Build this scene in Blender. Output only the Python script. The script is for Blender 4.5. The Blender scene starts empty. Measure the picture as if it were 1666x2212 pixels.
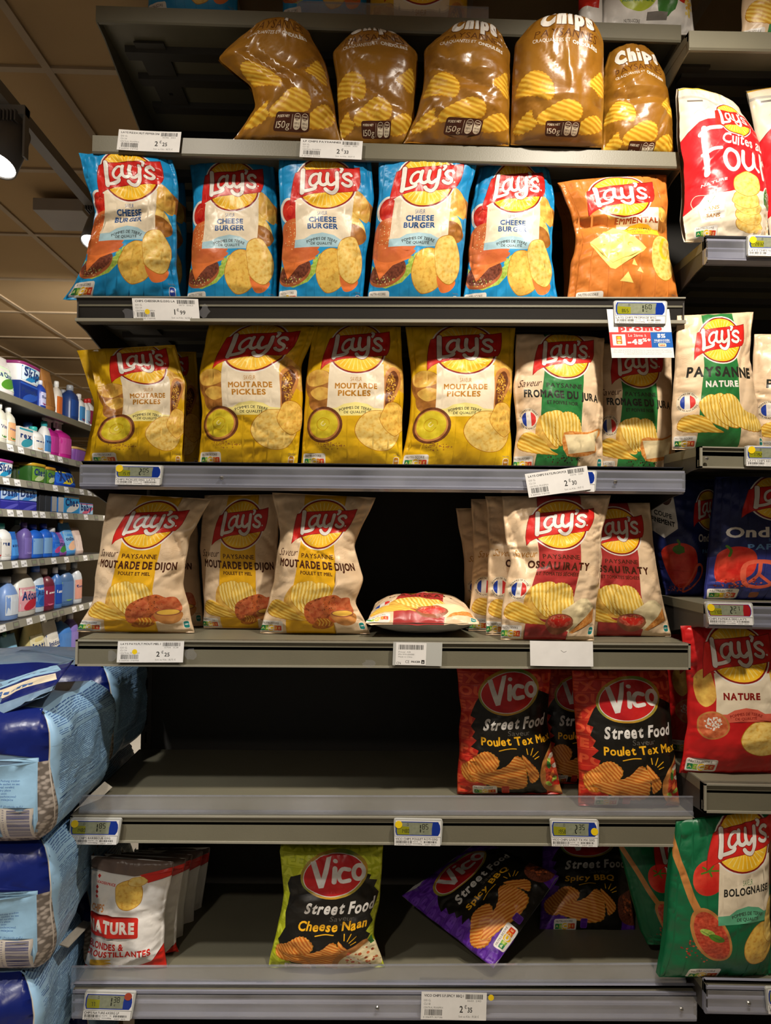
import bpy, math, random
import numpy as np
from mathutils import Vector, Matrix, geometry

C = bpy.context.scene.collection
PI = math.pi
# ------------------------------------------------------------------ camera
FPX = 1534.0
EYE = Vector((0.0, 0.0, 1.5))
VPX, VPY, ROLL = 790.0, 1150.0, 0.7
cam = bpy.data.cameras.new('camera')
cam.sensor_fit = 'VERTICAL'; cam.sensor_height = 36.0; cam.lens = 36.0*FPX/2212.0
cam.clip_start = 0.02; cam.clip_end = 60
camo = bpy.data.objects.new('camera', cam); C.objects.link(camo)
yaw = math.atan((833-VPX)/FPX); pitch = math.atan((VPY-1106)/FPX)
CR = Matrix.Rotation(-yaw, 4, 'Z') @ Matrix.Rotation(PI/2+pitch, 4, 'X') @ Matrix.Rotation(math.radians(ROLL), 4, 'Z')
camo.matrix_world = Matrix.Translation(EYE) @ CR
bpy.context.scene.camera = camo
CRn = np.array(CR.to_3x3())

def at(px, py, Y):
    """world point on the plane y=Y seen at photo pixel (px, py)"""
    d = CRn @ np.array([(px-833.0)/FPX, -(py-1106.0)/FPX, -1.0])
    return np.array([0, 0, 1.5]) + d*(Y/d[1])

def proj(p):
    q = CRn.T @ (np.array(p)-np.array([0, 0, 1.5]))
    return 833+FPX*q[0]/-q[2], 1106-FPX*q[1]/-q[2]

# ------------------------------------------------------------------ light and exposure
sc = bpy.context.scene
sc.view_settings.view_transform = 'Standard'; sc.view_settings.look = 'None'
sc.view_settings.gamma = 1.0; sc.view_settings.exposure = 0.0; sc.view_settings.use_curve_mapping = False
w = bpy.data.worlds.new('room_ambient'); sc.world = w; w.use_nodes = True
w.node_tree.nodes['Background'].inputs[0].default_value = (1.0, 0.88, 0.74, 1)
w.node_tree.nodes['Background'].inputs[1].default_value = 0.13
WARM = (1.0, 0.90, 0.77); NEUT = (1.0, 0.96, 0.90)

def spot(name, loc, target, power, color=WARM, ang=60, blend=.5, size=.04):
    l = bpy.data.lights.new(name, 'SPOT'); l.energy = power; l.color = color
    l.spot_size = math.radians(ang); l.spot_blend = blend; l.shadow_soft_size = size
    o = bpy.data.objects.new(name, l); C.objects.link(o); o.location = loc
    o.rotation_euler = (Vector(target)-Vector(loc)).to_track_quat('-Z', 'Y').to_euler()
    return o
# the aisle's ceiling track spotlights, above and behind the viewer, those over the far shelving, and added fill spots
spot('track_and_fill_spot', (0.62, 0.74, 2.80), (0.66, 1.6, 1.50), 118, WARM, 112, 1.0)
spot('track_and_fill_spot', (-0.55, 0.76, 2.80), (-0.30, 1.6, 1.40), 44, WARM, 108, 1.0)
spot('track_and_fill_spot', (0.15, 0.72, 2.80), (0.15, 1.6, .55), 62, WARM, 44, 1.0)  # added narrow fill spot, brightens the bottom rows
spot('track_and_fill_spot', (-1.0, 3.6, 2.64), (-2.2, 4.9, 1.6), 190, NEUT, 115, .6)
spot('track_and_fill_spot', (-1.0, 2.02, 2.58), (-2.3, 3.6, 1.0), 110, NEUT, 95, .6)
spot('track_and_fill_spot', (-1.0, 0.5, 2.6), (-0.95, 1.5, .7), 85, NEUT, 60, .8)
spot('track_and_fill_spot', (-1.0, 6.4, 2.6), (-1.2, 6.6, 0), 150, WARM, 120, .5)  # added spot on the floor, its bounce lifts the ceiling
spot('track_and_fill_spot', (-3.6, 3.5, 2.6), (-3.6, 3.8, 0), 90, WARM, 120, .5)  # added floor spot, bounce fill for the ceiling on the left
spot('track_and_fill_spot', (-0.8, -0.9, 2.7), (-0.8, -.7, 0), 80, WARM, 120, .5)  # added floor spot behind the camera, also for ceiling bounce

# ------------------------------------------------------------------ materials
MATS = {}
def srgb(h):
    if isinstance(h, str):
        h = h.lstrip('#'); v = [int(h[i:i+2], 16)/255 for i in (0, 2, 4)]
    else: v = list(h)
    return [((c+.055)/1.055)**2.4 if c > .04045 else c/12.92 for c in v]+[1.0]

def base_mat(name):
    m = bpy.data.materials.new(name); m.use_nodes = True
    nt = m.node_tree; return m, nt, nt.nodes['Principled BSDF']

def foil_group():
    g = bpy.data.node_groups.new('film_wrinkle', 'ShaderNodeTree')
    g.interface.new_socket('Normal', in_out='OUTPUT', socket_type='NodeSocketVector')
    out = g.nodes.new('NodeGroupOutput'); tc = g.nodes.new('ShaderNodeTexCoord')
    n = g.nodes.new('ShaderNodeTexNoise'); n.inputs['Scale'].default_value = 26; n.inputs['Detail'].default_value = 3; n.inputs['Distortion'].default_value = .8
    v = g.nodes.new('ShaderNodeTexVoronoi'); v.feature = 'F2'; v.inputs['Scale'].default_value = 34
    a = g.nodes.new('ShaderNodeMath'); a.operation = 'ADD'
    b = g.nodes.new('ShaderNodeBump'); b.inputs['Strength'].default_value = .5; b.inputs['Distance'].default_value = .0014
    L = g.links.new
    L(tc.outputs['Object'], n.inputs['Vector']); L(n.outputs['Color'], v.inputs['Vector']) if False else L(tc.outputs['Object'], v.inputs['Vector'])
    L(n.outputs['Fac'], a.inputs[0]); L(v.outputs['Distance'], a.inputs[1]); L(a.outputs[0], b.inputs['Height']); L(b.outputs[0], out.inputs[0])
    return g
FG = foil_group()

def ink(name, c1, c2=None, scale=.15, kind='noise', rough=.36, detail=4, ang=0, foil=True, spec=.4, c3=None, lo=.35, hi=.65, dist=0.):
    """printed film or paper: flat or mottled colour (UVs are millimetres on the print)"""
    if name in MATS: return MATS[name]
    m, nt, b = base_mat(name); L = nt.links.new
    b.inputs['Roughness'].default_value = rough
    b.inputs['Specular IOR Level'].default_value = spec
    b.inputs['Base Color'].default_value = srgb(c1)
    uv = nt.nodes.new('ShaderNodeUVMap')
    if c2 is None:
        c2 = [c*.93 for c in srgb(c1)[:3]]; k1, k2 = srgb(c1), c2+[1]; scale = .03; kind = 'noise'
    else: k1, k2 = srgb(c1), srgb(c2)
    mp = nt.nodes.new('ShaderNodeMapping'); mp.inputs['Rotation'].default_value = (0, 0, math.radians(ang)); L(uv.outputs[0], mp.inputs[0])
    if kind == 'wave':
        t = nt.nodes.new('ShaderNodeTexWave'); t.inputs['Scale'].default_value = scale; t.inputs['Distortion'].default_value = 2.2
        t.inputs['Detail'].default_value = 2; t.inputs['Detail Scale'].default_value = 1.2
    elif kind == 'voronoi':
        t = nt.nodes.new('ShaderNodeTexVoronoi'); t.inputs['Scale'].default_value = scale
    else:
        t = nt.nodes.new('ShaderNodeTexNoise'); t.inputs['Scale'].default_value = scale; t.inputs['Detail'].default_value = detail; t.inputs['Distortion'].default_value = dist
    L(mp.outputs[0], t.inputs['Vector'])
    r = nt.nodes.new('ShaderNodeValToRGB'); L(t.outputs[0], r.inputs[0])
    r.color_ramp.elements[0].position = lo if kind != 'wave' else .1; r.color_ramp.elements[1].position = hi if kind != 'wave' else .9
    r.color_ramp.elements[0].color = k1; r.color_ramp.elements[1].color = k2
    if c3:
        e = r.color_ramp.elements.new((lo+hi)/2); e.color = srgb(c3)
    L(r.outputs[0], b.inputs['Base Color'])
    if foil:
        g = nt.nodes.new('ShaderNodeGroup'); g.node_tree = FG; L(g.outputs[0], b.inputs['Normal'])
    MATS[name] = m; return m

def solid(name, c, rough=.45, metal=0., bump=0., bscale=40, var=.08, vscale=6, spec=.5, coat=0., emit=None):
    """solid procedural material with slight tonal variation and optional bump (object coordinates)"""
    if name in MATS: return MATS[name]
    m, nt, b = base_mat(name); L = nt.links.new
    b.inputs['Roughness'].default_value = rough; b.inputs['Metallic'].default_value = metal
    b.inputs['Specular IOR Level'].default_value = spec; b.inputs['Coat Weight'].default_value = coat
    tc = nt.nodes.new('ShaderNodeTexCoord'); n = nt.nodes.new('ShaderNodeTexNoise'); n.inputs['Scale'].default_value = vscale; n.inputs['Detail'].default_value = 5
    L(tc.outputs['Object'], n.inputs['Vector'])
    r = nt.nodes.new('ShaderNodeValToRGB'); k = srgb(c)
    r.color_ramp.elements[0].position = .3; r.color_ramp.elements[1].position = .7
    r.color_ramp.elements[0].color = [x*(1-var) for x in k[:3]]+[1]; r.color_ramp.elements[1].color = [min(1, x*(1+var)) for x in k[:3]]+[1]
    L(n.outputs['Fac'], r.inputs[0]); L(r.outputs[0], b.inputs['Base Color'])
    if bump:
        n2 = nt.nodes.new('ShaderNodeTexNoise'); n2.inputs['Scale'].default_value = bscale; n2.inputs['Detail'].default_value = 3
        bp = nt.nodes.new('ShaderNodeBump'); bp.inputs['Strength'].default_value = bump; bp.inputs['Distance'].default_value = .002
        L(tc.outputs['Object'], n2.inputs['Vector']); L(n2.outputs['Fac'], bp.inputs['Height']); L(bp.outputs[0], b.inputs['Normal'])
    if emit:
        b.inputs['Emission Color'].default_value = (1, .97, .9, 1); b.inputs['Emission Strength'].default_value = emit
    MATS[name] = m; return m

def clear(name, tint=(.93, .94, .97), refl=.12, rough=.12, haze=.06):
    """clear plastic: see-through with a glossy skin and a little haze"""
    if name in MATS: return MATS[name]
    m = bpy.data.materials.new(name); m.use_nodes = True; nt = m.node_tree; nt.nodes.clear(); L = nt.links.new
    o = nt.nodes.new('ShaderNodeOutputMaterial'); t = nt.nodes.new('ShaderNodeBsdfTransparent'); t.inputs[0].default_value = tint+(1,)
    g = nt.nodes.new('ShaderNodeBsdfGlossy'); g.inputs['Roughness'].default_value = rough
    d = nt.nodes.new('ShaderNodeBsdfDiffuse'); d.inputs[0].default_value = (.75, .77, .85, 1)
    a = nt.nodes.new('ShaderNodeMixShader'); b = nt.nodes.new('ShaderNodeMixShader')
    n = nt.nodes.new('ShaderNodeTexNoise'); n.inputs['Scale'].default_value = 9; tc = nt.nodes.new('ShaderNodeTexCoord'); L(tc.outputs['Object'], n.inputs['Vector'])
    mu = nt.nodes.new('ShaderNodeMath'); mu.operation = 'MULTIPLY'; mu.inputs[1].default_value = haze*2; L(n.outputs['Fac'], mu.inputs[0])
    L(mu.outputs[0], a.inputs[0]); L(t.outputs[0], a.inputs[1]); L(d.outputs[0], a.inputs[2])
    b.inputs[0].default_value = refl; L(a.outputs[0], b.inputs[1]); L(g.outputs[0], b.inputs[2]); L(b.outputs[0], o.inputs[0])
    MATS[name] = m; return m

# ------------------------------------------------------------------ object helpers
def tag(o, label=None, cat=None, group=None, kind=None):
    if label: o['label'] = label
    if cat: o['category'] = cat
    if group: o['group'] = group
    if kind: o['kind'] = kind
    return o

def empty(name, loc, label, cat, group=None):
    o = bpy.data.objects.new(name, None); C.objects.link(o); o.location = loc; o.empty_display_size = .02
    return tag(o, label, cat, group)

def build(name, V, F, mats, midx=None, parent=None, smooth=False, uv=None, normals=None):
    me = bpy.data.meshes.new(name)
    V = np.asarray(V, dtype=float)
    off = np.array(parent.location) if parent is not None and parent.parent is None else (np.array(parent.location)+np.array(parent.parent.location) if parent is not None else np.zeros(3))
    if parent is None:
        c = V.mean(0); c[2] = V[:, 2].min(); off = c
    me.from_pydata((V-off).tolist(), [], [list(map(int, f)) for f in F])
    if not isinstance(mats, (list, tuple)): mats = [mats]
    for m in mats: me.materials.append(m)
    if midx is not None: me.polygons.foreach_set('material_index', np.asarray(midx, dtype=np.int32))
    if smooth: me.polygons.foreach_set('use_smooth', np.ones(len(me.polygons), dtype=bool))
    if uv is not None:
        l = me.uv_layers.new(name='UVMap'); vi = np.empty(len(me.loops), dtype=np.int32); me.loops.foreach_get('vertex_index', vi)
        l.data.foreach_set('uv', np.asarray(uv, dtype=np.float32)[vi].ravel())
    if normals is not None: me.normals_split_custom_set_from_vertices(np.asarray(normals).tolist())
    me.update()
    o = bpy.data.objects.new(name, me); C.objects.link(o)
    if parent is None: o.location = off
    else: o.parent = parent
    return o

class MB:
    """collects simple solids into one mesh"""
    def __init__(s): s.V = []; s.F = []; s.M = []
    def add(s, V, F, m=0):
        k = len(s.V); s.V += [tuple(v) for v in V]; s.F += [[i+k for i in f] for f in F]; s.M += [m]*len(F)
    def box(s, x0, x1, y0, y1, z0, z1, m=0, M=None):
        V = [(x0, y0, z0), (x1, y0, z0), (x1, y1, z0), (x0, y1, z0), (x0, y0, z1), (x1, y0, z1), (x1, y1, z1), (x0, y1, z1)]
        if M is not None: V = [tuple(M @ Vector(v)) for v in V]
        s.add(V, [(3, 2, 1, 0), (4, 5, 6, 7), (0, 1, 5, 4), (1, 2, 6, 5), (2, 3, 7, 6), (3, 0, 4, 7)], m)
    def prism(s, poly, f0, f1, m=0):
        """poly in 2D; f0, f1 map a 2D point to the two end faces"""
        n = len(poly); V = [f0(p) for p in poly]+[f1(p) for p in poly]
        s.add(V, [list(range(n))[::-1], list(range(n, 2*n))]+[(i, (i+1) % n, n+(i+1) % n, n+i) for i in range(n)], m)
    def lathe(s, prof, c=(0, 0, 0), n=24, ex=1., ey=1., m=0, cap=True, M=None, sq=2.0):
        V = []
        for r, z in prof:
            for i in range(n):
                t = 2*PI*i/n; cx, cy = math.cos(t), math.sin(t)
                k = (abs(cx)**sq+abs(cy)**sq)**(-1/sq)
                V.append((r*cx*k*ex, r*cy*k*ey, z))
        if M is not None: V = [tuple(M @ Vector(v)) for v in V]
        V = [(a+c[0], b+c[1], d+c[2]) for a, b, d in V]
        F = []
        for j in range(len(prof)-1):
            for i in range(n): F.append((j*n+i, j*n+(i+1) % n, (j+1)*n+(i+1) % n, (j+1)*n+i))
        if cap: F.append(tuple(range(n))[::-1]); F.append(tuple(range((len(prof)-1)*n, len(prof)*n)))
        s.add(V, F, m)
    def out(s, name, mats, parent=None, smooth=False, bevel=0):
        o = build(name, s.V, s.F, mats, s.M, parent, smooth)
        if bevel:
            b = o.modifiers.new('bevel', 'BEVEL'); b.width = bevel; b.segments = 2; b.limit_method = 'ANGLE'
        return o

# ------------------------------------------------------------------ noise
class Noise:
    def __init__(s, seed):
        r = np.random.RandomState(seed); s.g = r.uniform(-1, 1, (64, 64, 2)); s.o = r.uniform(0, 60, 2)
    def __call__(s, x, y):
        x = np.asarray(x)+s.o[0]; y = np.asarray(y)+s.o[1]
        xi = np.floor(x).astype(int); yi = np.floor(y).astype(int); fx = x-xi; fy = y-yi
        def gr(a, b, dx, dy):
            g = s.g[a % 64, b % 64]; return g[..., 0]*dx+g[..., 1]*dy
        u = fx*fx*fx*(fx*(fx*6-15)+10); v = fy*fy*fy*(fy*(fy*6-15)+10)
        a = gr(xi, yi, fx, fy); b = gr(xi+1, yi, fx-1, fy); c = gr(xi, yi+1, fx, fy-1); d = gr(xi+1, yi+1, fx-1, fy-1)
        return (a*(1-u)+b*u)*(1-v)+(c*(1-u)+d*u)*v

# ------------------------------------------------------------------ glyphs from the built-in font
_G = {}
_tc = bpy.data.curves.new('glyph', 'FONT'); _tc.dimensions = '2D'; _tc.fill_mode = 'NONE'; _tc.resolution_u = 3
_to = bpy.data.objects.new('glyph', _tc); C.objects.link(_to)
def glyph(ch, bold):
    k = (ch, bold)
    if k in _G: return _G[k]
    _tc.body = ch; _tc.resolution_u = 3
    dg = bpy.context.evaluated_depsgraph_get(); dg.update()
    ev = _to.evaluated_get(dg); me = ev.to_mesh()
    P = np.array([(v.co.x, v.co.y) for v in me.vertices]); nx = {}
    for e in me.edges:
        a, b = e.vertices; nx.setdefault(a, []).append(b); nx.setdefault(b, []).append(a)
    seen = set(); cs = []
    for s0 in range(len(P)):
        if s0 in seen or s0 not in nx: continue
        loop = [s0]; seen.add(s0); cur = s0
        while True:
            nn = [t for t in nx[cur] if t not in seen]
            if not nn: break
            cur = nn[0]; seen.add(cur); loop.append(cur)
        if len(loop) > 2:
            q = P[loop]
            if len(q) > 14:      # thin out dense curves
                keep = [0]
                for i in range(1, len(q)):
                    if np.linalg.norm(q[i]-q[keep[-1]]) > .035: keep.append(i)
                q = q[keep]
            cs.append(q)
    ev.to_mesh_clear()
    if cs and bold > .012:
        def area(q): x, y = q[:, 0], q[:, 1]; return .5*np.sum(x*np.roll(y, -1)-np.roll(x, -1)*y)
        def inside(p, q):
            x0, y0 = q[:, 0], q[:, 1]; x1, y1 = np.roll(x0, -1), np.roll(y0, -1); m = (y0 > p[1]) != (y1 > p[1])
            return (np.sum(x0[m]+(p[1]-y0[m])*(x1[m]-x0[m])/(y1[m]-y0[m]) > p[0]) % 2) == 1
        new = []
        for i, q in enumerate(cs):
            hole = sum(inside(q[0], o) for j, o in enumerate(cs) if j != i) % 2 == 1
            if area(q) < 0: q = q[::-1]
            e = np.roll(q, -1, 0)-q; e /= np.linalg.norm(e, axis=1)[:, None]+1e-9; n = np.stack([e[:, 1], -e[:, 0]], 1); np_ = np.roll(n, 1, 0)
            b = n+np_; b /= np.linalg.norm(b, axis=1)[:, None]+1e-9; c_ = np.clip((b*n).sum(1), .5, 1)
            dd = bold*(.7 if hole else 1.0); new.append(q+b*(dd/c_)[:, None]*(-1 if hole else 1))
        cs = new
    if cs:
        x0 = min(c[:, 0].min() for c in cs); x1 = max(c[:, 0].max() for c in cs)
        cs = [c-np.array([x0, 0]) for c in cs]
        r = (cs, x1-x0)
    else: r = ([], .25)
    _G[k] = r; return r

# ------------------------------------------------------------------ flat print artwork
def catmull(P, n=6, closed=False):
    P = np.array(P, float); N = len(P); out = []
    for i in range(N if closed else N-1):
        if closed: p0, p1, p2, p3 = P[(i-1) % N], P[i], P[(i+1) % N], P[(i+2) % N]
        else: p0, p1, p2, p3 = P[max(i-1, 0)], P[i], P[i+1], P[min(i+2, N-1)]
        for t in np.linspace(0, 1, n, endpoint=False):
            out.append(.5*((2*p1)+(-p0+p2)*t+(2*p0-5*p1+4*p2-p3)*t*t+(-p0+3*p1-3*p2+p3)*t**3))
    if not closed: out.append(P[-1])
    return np.array(out)

def rot(P, a, c=(0, 0)):
    a = math.radians(a); P = np.array(P, float)-c
    return P @ np.array([[math.cos(a), math.sin(a)], [-math.sin(a), math.cos(a)]])+c

class Art:
    def __init__(s, w, h, bg, grid=5.0):
        s.w, s.h, s.bg, s.grid = w, h, bg, grid; s.S = []; s.cache = None
    def shape(s, contours, mat, eo=False):
        s.S.append(([np.array(c, float) for c in contours], mat, eo)); return s
    def poly(s, P, mat, smooth=False, n=5):
        return s.shape([catmull(P, n, True) if smooth else P], mat)
    def rect(s, x0, y0, x1, y1, mat, r=0, rt=0):
        if r:
            P = []
            for cx, cy, a in ((x1-r, y0+r, -90), (x1-r, y1-r, 0), (x0+r, y1-r, 90), (x0+r, y0+r, 180)):
                for t in (0, 30, 60, 90): P.append((cx+r*math.cos(math.radians(a+t)), cy+r*math.sin(math.radians(a+t))))
        else: P = [(x0, y0), (x1, y0), (x1, y1), (x0, y1)]
        if rt: P = rot(P, rt, ((x0+x1)/2, (y0+y1)/2))
        return s.shape([P], mat)
    def ell(s, cx, cy, rx, ry, mat, rt=0, n=28, jag=0, seed=1):
        r = np.random.RandomState(seed); P = []
        for i in range(n):
            t = 2*PI*i/n; k = 1+jag*r.uniform(-1, 1); P.append((cx+rx*k*math.cos(t), cy+ry*k*math.sin(t)))
        return s.shape([rot(P, rt, (cx, cy))], mat)
    def line(s, P, wd, mat, smooth=True, closed=False, n=5):
        P = catmull(P, n, closed) if smooth and len(P) > 2 else np.array(P, float)
        h = wd/2
        if closed: d = np.roll(P, -1, 0)-np.roll(P, 1, 0)
        else: d = np.gradient(P, axis=0)
        d = d/(np.linalg.norm(d, axis=1)[:, None]+1e-9); nrm = np.stack([-d[:, 1], d[:, 0]], 1)
        if closed: return s.shape([P+nrm*h, (P-nrm*h)[::-1]], mat)
        def cap(c, a0):
            return [c+h*np.array([math.cos(a0+t), math.sin(a0+t)]) for t in np.linspace(0, -PI, 6)[1:-1]] if wd > .7 else []
        a1 = math.atan2(nrm[-1][1], nrm[-1][0]); a0 = math.atan2(-nrm[0][1], -nrm[0][0])
        out = list(P+nrm*h)+cap(P[-1], a1)+list((P-nrm*h)[::-1])+cap(P[0], a0)
        return s.shape([out], mat)
    def text(s, t, cx, cy, h, mat, w=None, bold=.03, shear=0, rt=0, arc=0, jit=0, gap=.07, slope=0, align='c', outline=None, owd=.05, seed=3):
        if outline is not None: s.text(t, cx, cy, h, outline, w, bold+owd, shear, rt, arc, jit, gap-owd*2 if gap > owd*2 else 0, slope, align)
        rs = random.Random(seed); x = 0; G = []
        for ch in t:
            if ch == ' ': x += .30; continue
            cs, aw = glyph(ch, bold)
            j = (rs.uniform(-jit, jit)*8, rs.uniform(-jit, jit)*.05)
            for c in cs:
                q = c.copy()
                if jit: q = rot(q, j[0], (aw/2, .35))+np.array([0, j[1]])
                G.append((q+np.array([x, 0]), x))
            x += aw+gap
        W = x-gap; k = h/(.70+2*bold);  kx = k if w is None else w/max(W, .01)
        groups = {}
        for q, gx in G:
            X = q[:, 0]*kx; Y = -(q[:, 1]+bold)*k
            X = X-shear*Y
            if align == 'c': X = X-W*kx/2
            elif align == 'r': X = X-W*kx
            if arc > 0: t_ = X/arc; rr = arc-Y-h/2; X = np.sin(t_)*rr; Y = arc-np.cos(t_)*rr
            elif arc < 0: t_ = X/-arc; rr = -arc+Y+h/2; X = np.sin(t_)*rr; Y = np.cos(t_)*rr+arc
            else: Y = Y+h/2
            Y = Y+slope*X
            P = np.stack([X, Y], 1)
            if rt: P = rot(P, rt)
            groups.setdefault(gx, []).append(P+np.array([cx, cy]))
        for g in groups.values(): s.shape(g, mat, True)
        return s
    def speck(s, cx, cy, rx, ry, n, sz, mats, seed=1, asp=1.0, nn=5):
        r = random.Random(seed)
        for i in range(n):
            a = r.uniform(0, 2*PI); q = math.sqrt(r.random()); k = sz*r.uniform(.6, 1.3)
            s.ell(cx+rx*q*math.cos(a), cy+ry*q*math.sin(a), k, k*asp, mats[i % len(mats)], r.uniform(0, 180), nn)
        return s
    def barcode(s, x0, y0, x1, y1, mat, seed=5, vert=False, bars=30):
        r = random.Random(seed); L0, L1 = (y0, y1) if vert else (x0, x1); x = L0; u = (L1-L0)/(bars*3.2)
        while x < L1:
            wd = u*r.choice([1, 1, 2, 3])
            if vert: s.rect(x0, x, x1, min(x+wd, L1), mat)
            else: s.rect(x, y0, min(x+wd, L1), y1, mat)
            x += wd+u*r.choice([1, 1, 2])
        return s
    def mesh(s):
        if s.cache is not None: return s.cache
        V = []; E = []; key = {}
        W, H = s.w, s.h
        nx, ny = int(round(W/s.grid)), int(round(H/s.grid))
        for j in range(ny+1):
            for i in range(nx+1): V.append((W*i/nx, H*j/ny))
        gi = lambda i, j: j*(nx+1)+i
        for i in range(nx): E += [(gi(i, 0), gi(i+1, 0)), (gi(i, ny), gi(i+1, ny))]
        for j in range(ny): E += [(gi(0, j), gi(0, j+1)), (gi(nx, j), gi(nx, j+1))]
        for cs, m, eo in s.S:
            for c in cs:
                if c[:, 0].max() < 0 or c[:, 0].min() > W or c[:, 1].max() < 0 or c[:, 1].min() > H: continue
                k = len(V); n = len(c)
                V += [tuple(p) for p in c]; E += [(k+i, k+(i+1) % n) for i in range(n)]
        r = geometry.delaunay_2d_cdt([Vector(v) for v in V], E, [], 0, 1e-3, False)
        P = np.array([(v.x, v.y) for v in r[0]]); T = np.array([list(f) for f in r[2] if len(f) == 3])
        c = P[T].mean(1)
        a = P[T]; area = np.abs((a[:, 1, 0]-a[:, 0, 0])*(a[:, 2, 1]-a[:, 0, 1])-(a[:, 2, 0]-a[:, 0, 0])*(a[:, 1, 1]-a[:, 0, 1]))
        ok = (c[:, 0] > 0) & (c[:, 0] < W) & (c[:, 1] > 0) & (c[:, 1] < H) & (area > 1e-6)
        T = T[ok]; c = c[ok]
        mats = [s.bg]; mi = {id(s.bg): 0}; idx = np.zeros(len(T), int)
        for cs, m, eo in s.S:
            lo = np.min([q.min(0) for q in cs], 0); hi = np.max([q.max(0) for q in cs], 0)
            sel = np.where((c[:, 0] >= lo[0]) & (c[:, 0] <= hi[0]) & (c[:, 1] >= lo[1]) & (c[:, 1] <= hi[1]))[0]
            if not len(sel): continue
            x = c[sel, 0][:, None]; y = c[sel, 1][:, None]; wn = np.zeros(len(sel)); cr = np.zeros(len(sel))
            for q in cs:
                x0, y0 = q[:, 0], q[:, 1]; x1, y1 = np.roll(x0, -1), np.roll(y0, -1)
                with np.errstate(divide='ignore', invalid='ignore'):
                    xi = x0+(y-y0)*(x1-x0)/(y1-y0)
                up = (y0 <= y) & (y1 > y) & (xi > x); dn = (y0 > y) & (y1 <= y) & (xi > x)
                wn += up.sum(1)-dn.sum(1); cr += up.sum(1)+dn.sum(1)
            ins = (cr % 2 == 1) if eo else (wn != 0)
            if id(m) not in mi: mi[id(m)] = len(mats); mats.append(m)
            idx[sel[ins]] = mi[id(m)]
        used = np.unique(T); mp = -np.ones(len(P), int); mp[used] = np.arange(len(used))
        T = mp[T]; P = P[used]
        a = P[T]; sg = (a[:, 1, 0]-a[:, 0, 0])*(a[:, 2, 1]-a[:, 0, 1])-(a[:, 2, 0]-a[:, 0, 0])*(a[:, 1, 1]-a[:, 0, 1])
        T[sg > 0] = T[sg > 0][:, ::-1]      # y runs down on the print; faces look towards the reader
        s.cache = (P, T, idx, mats); return s.cache
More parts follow.
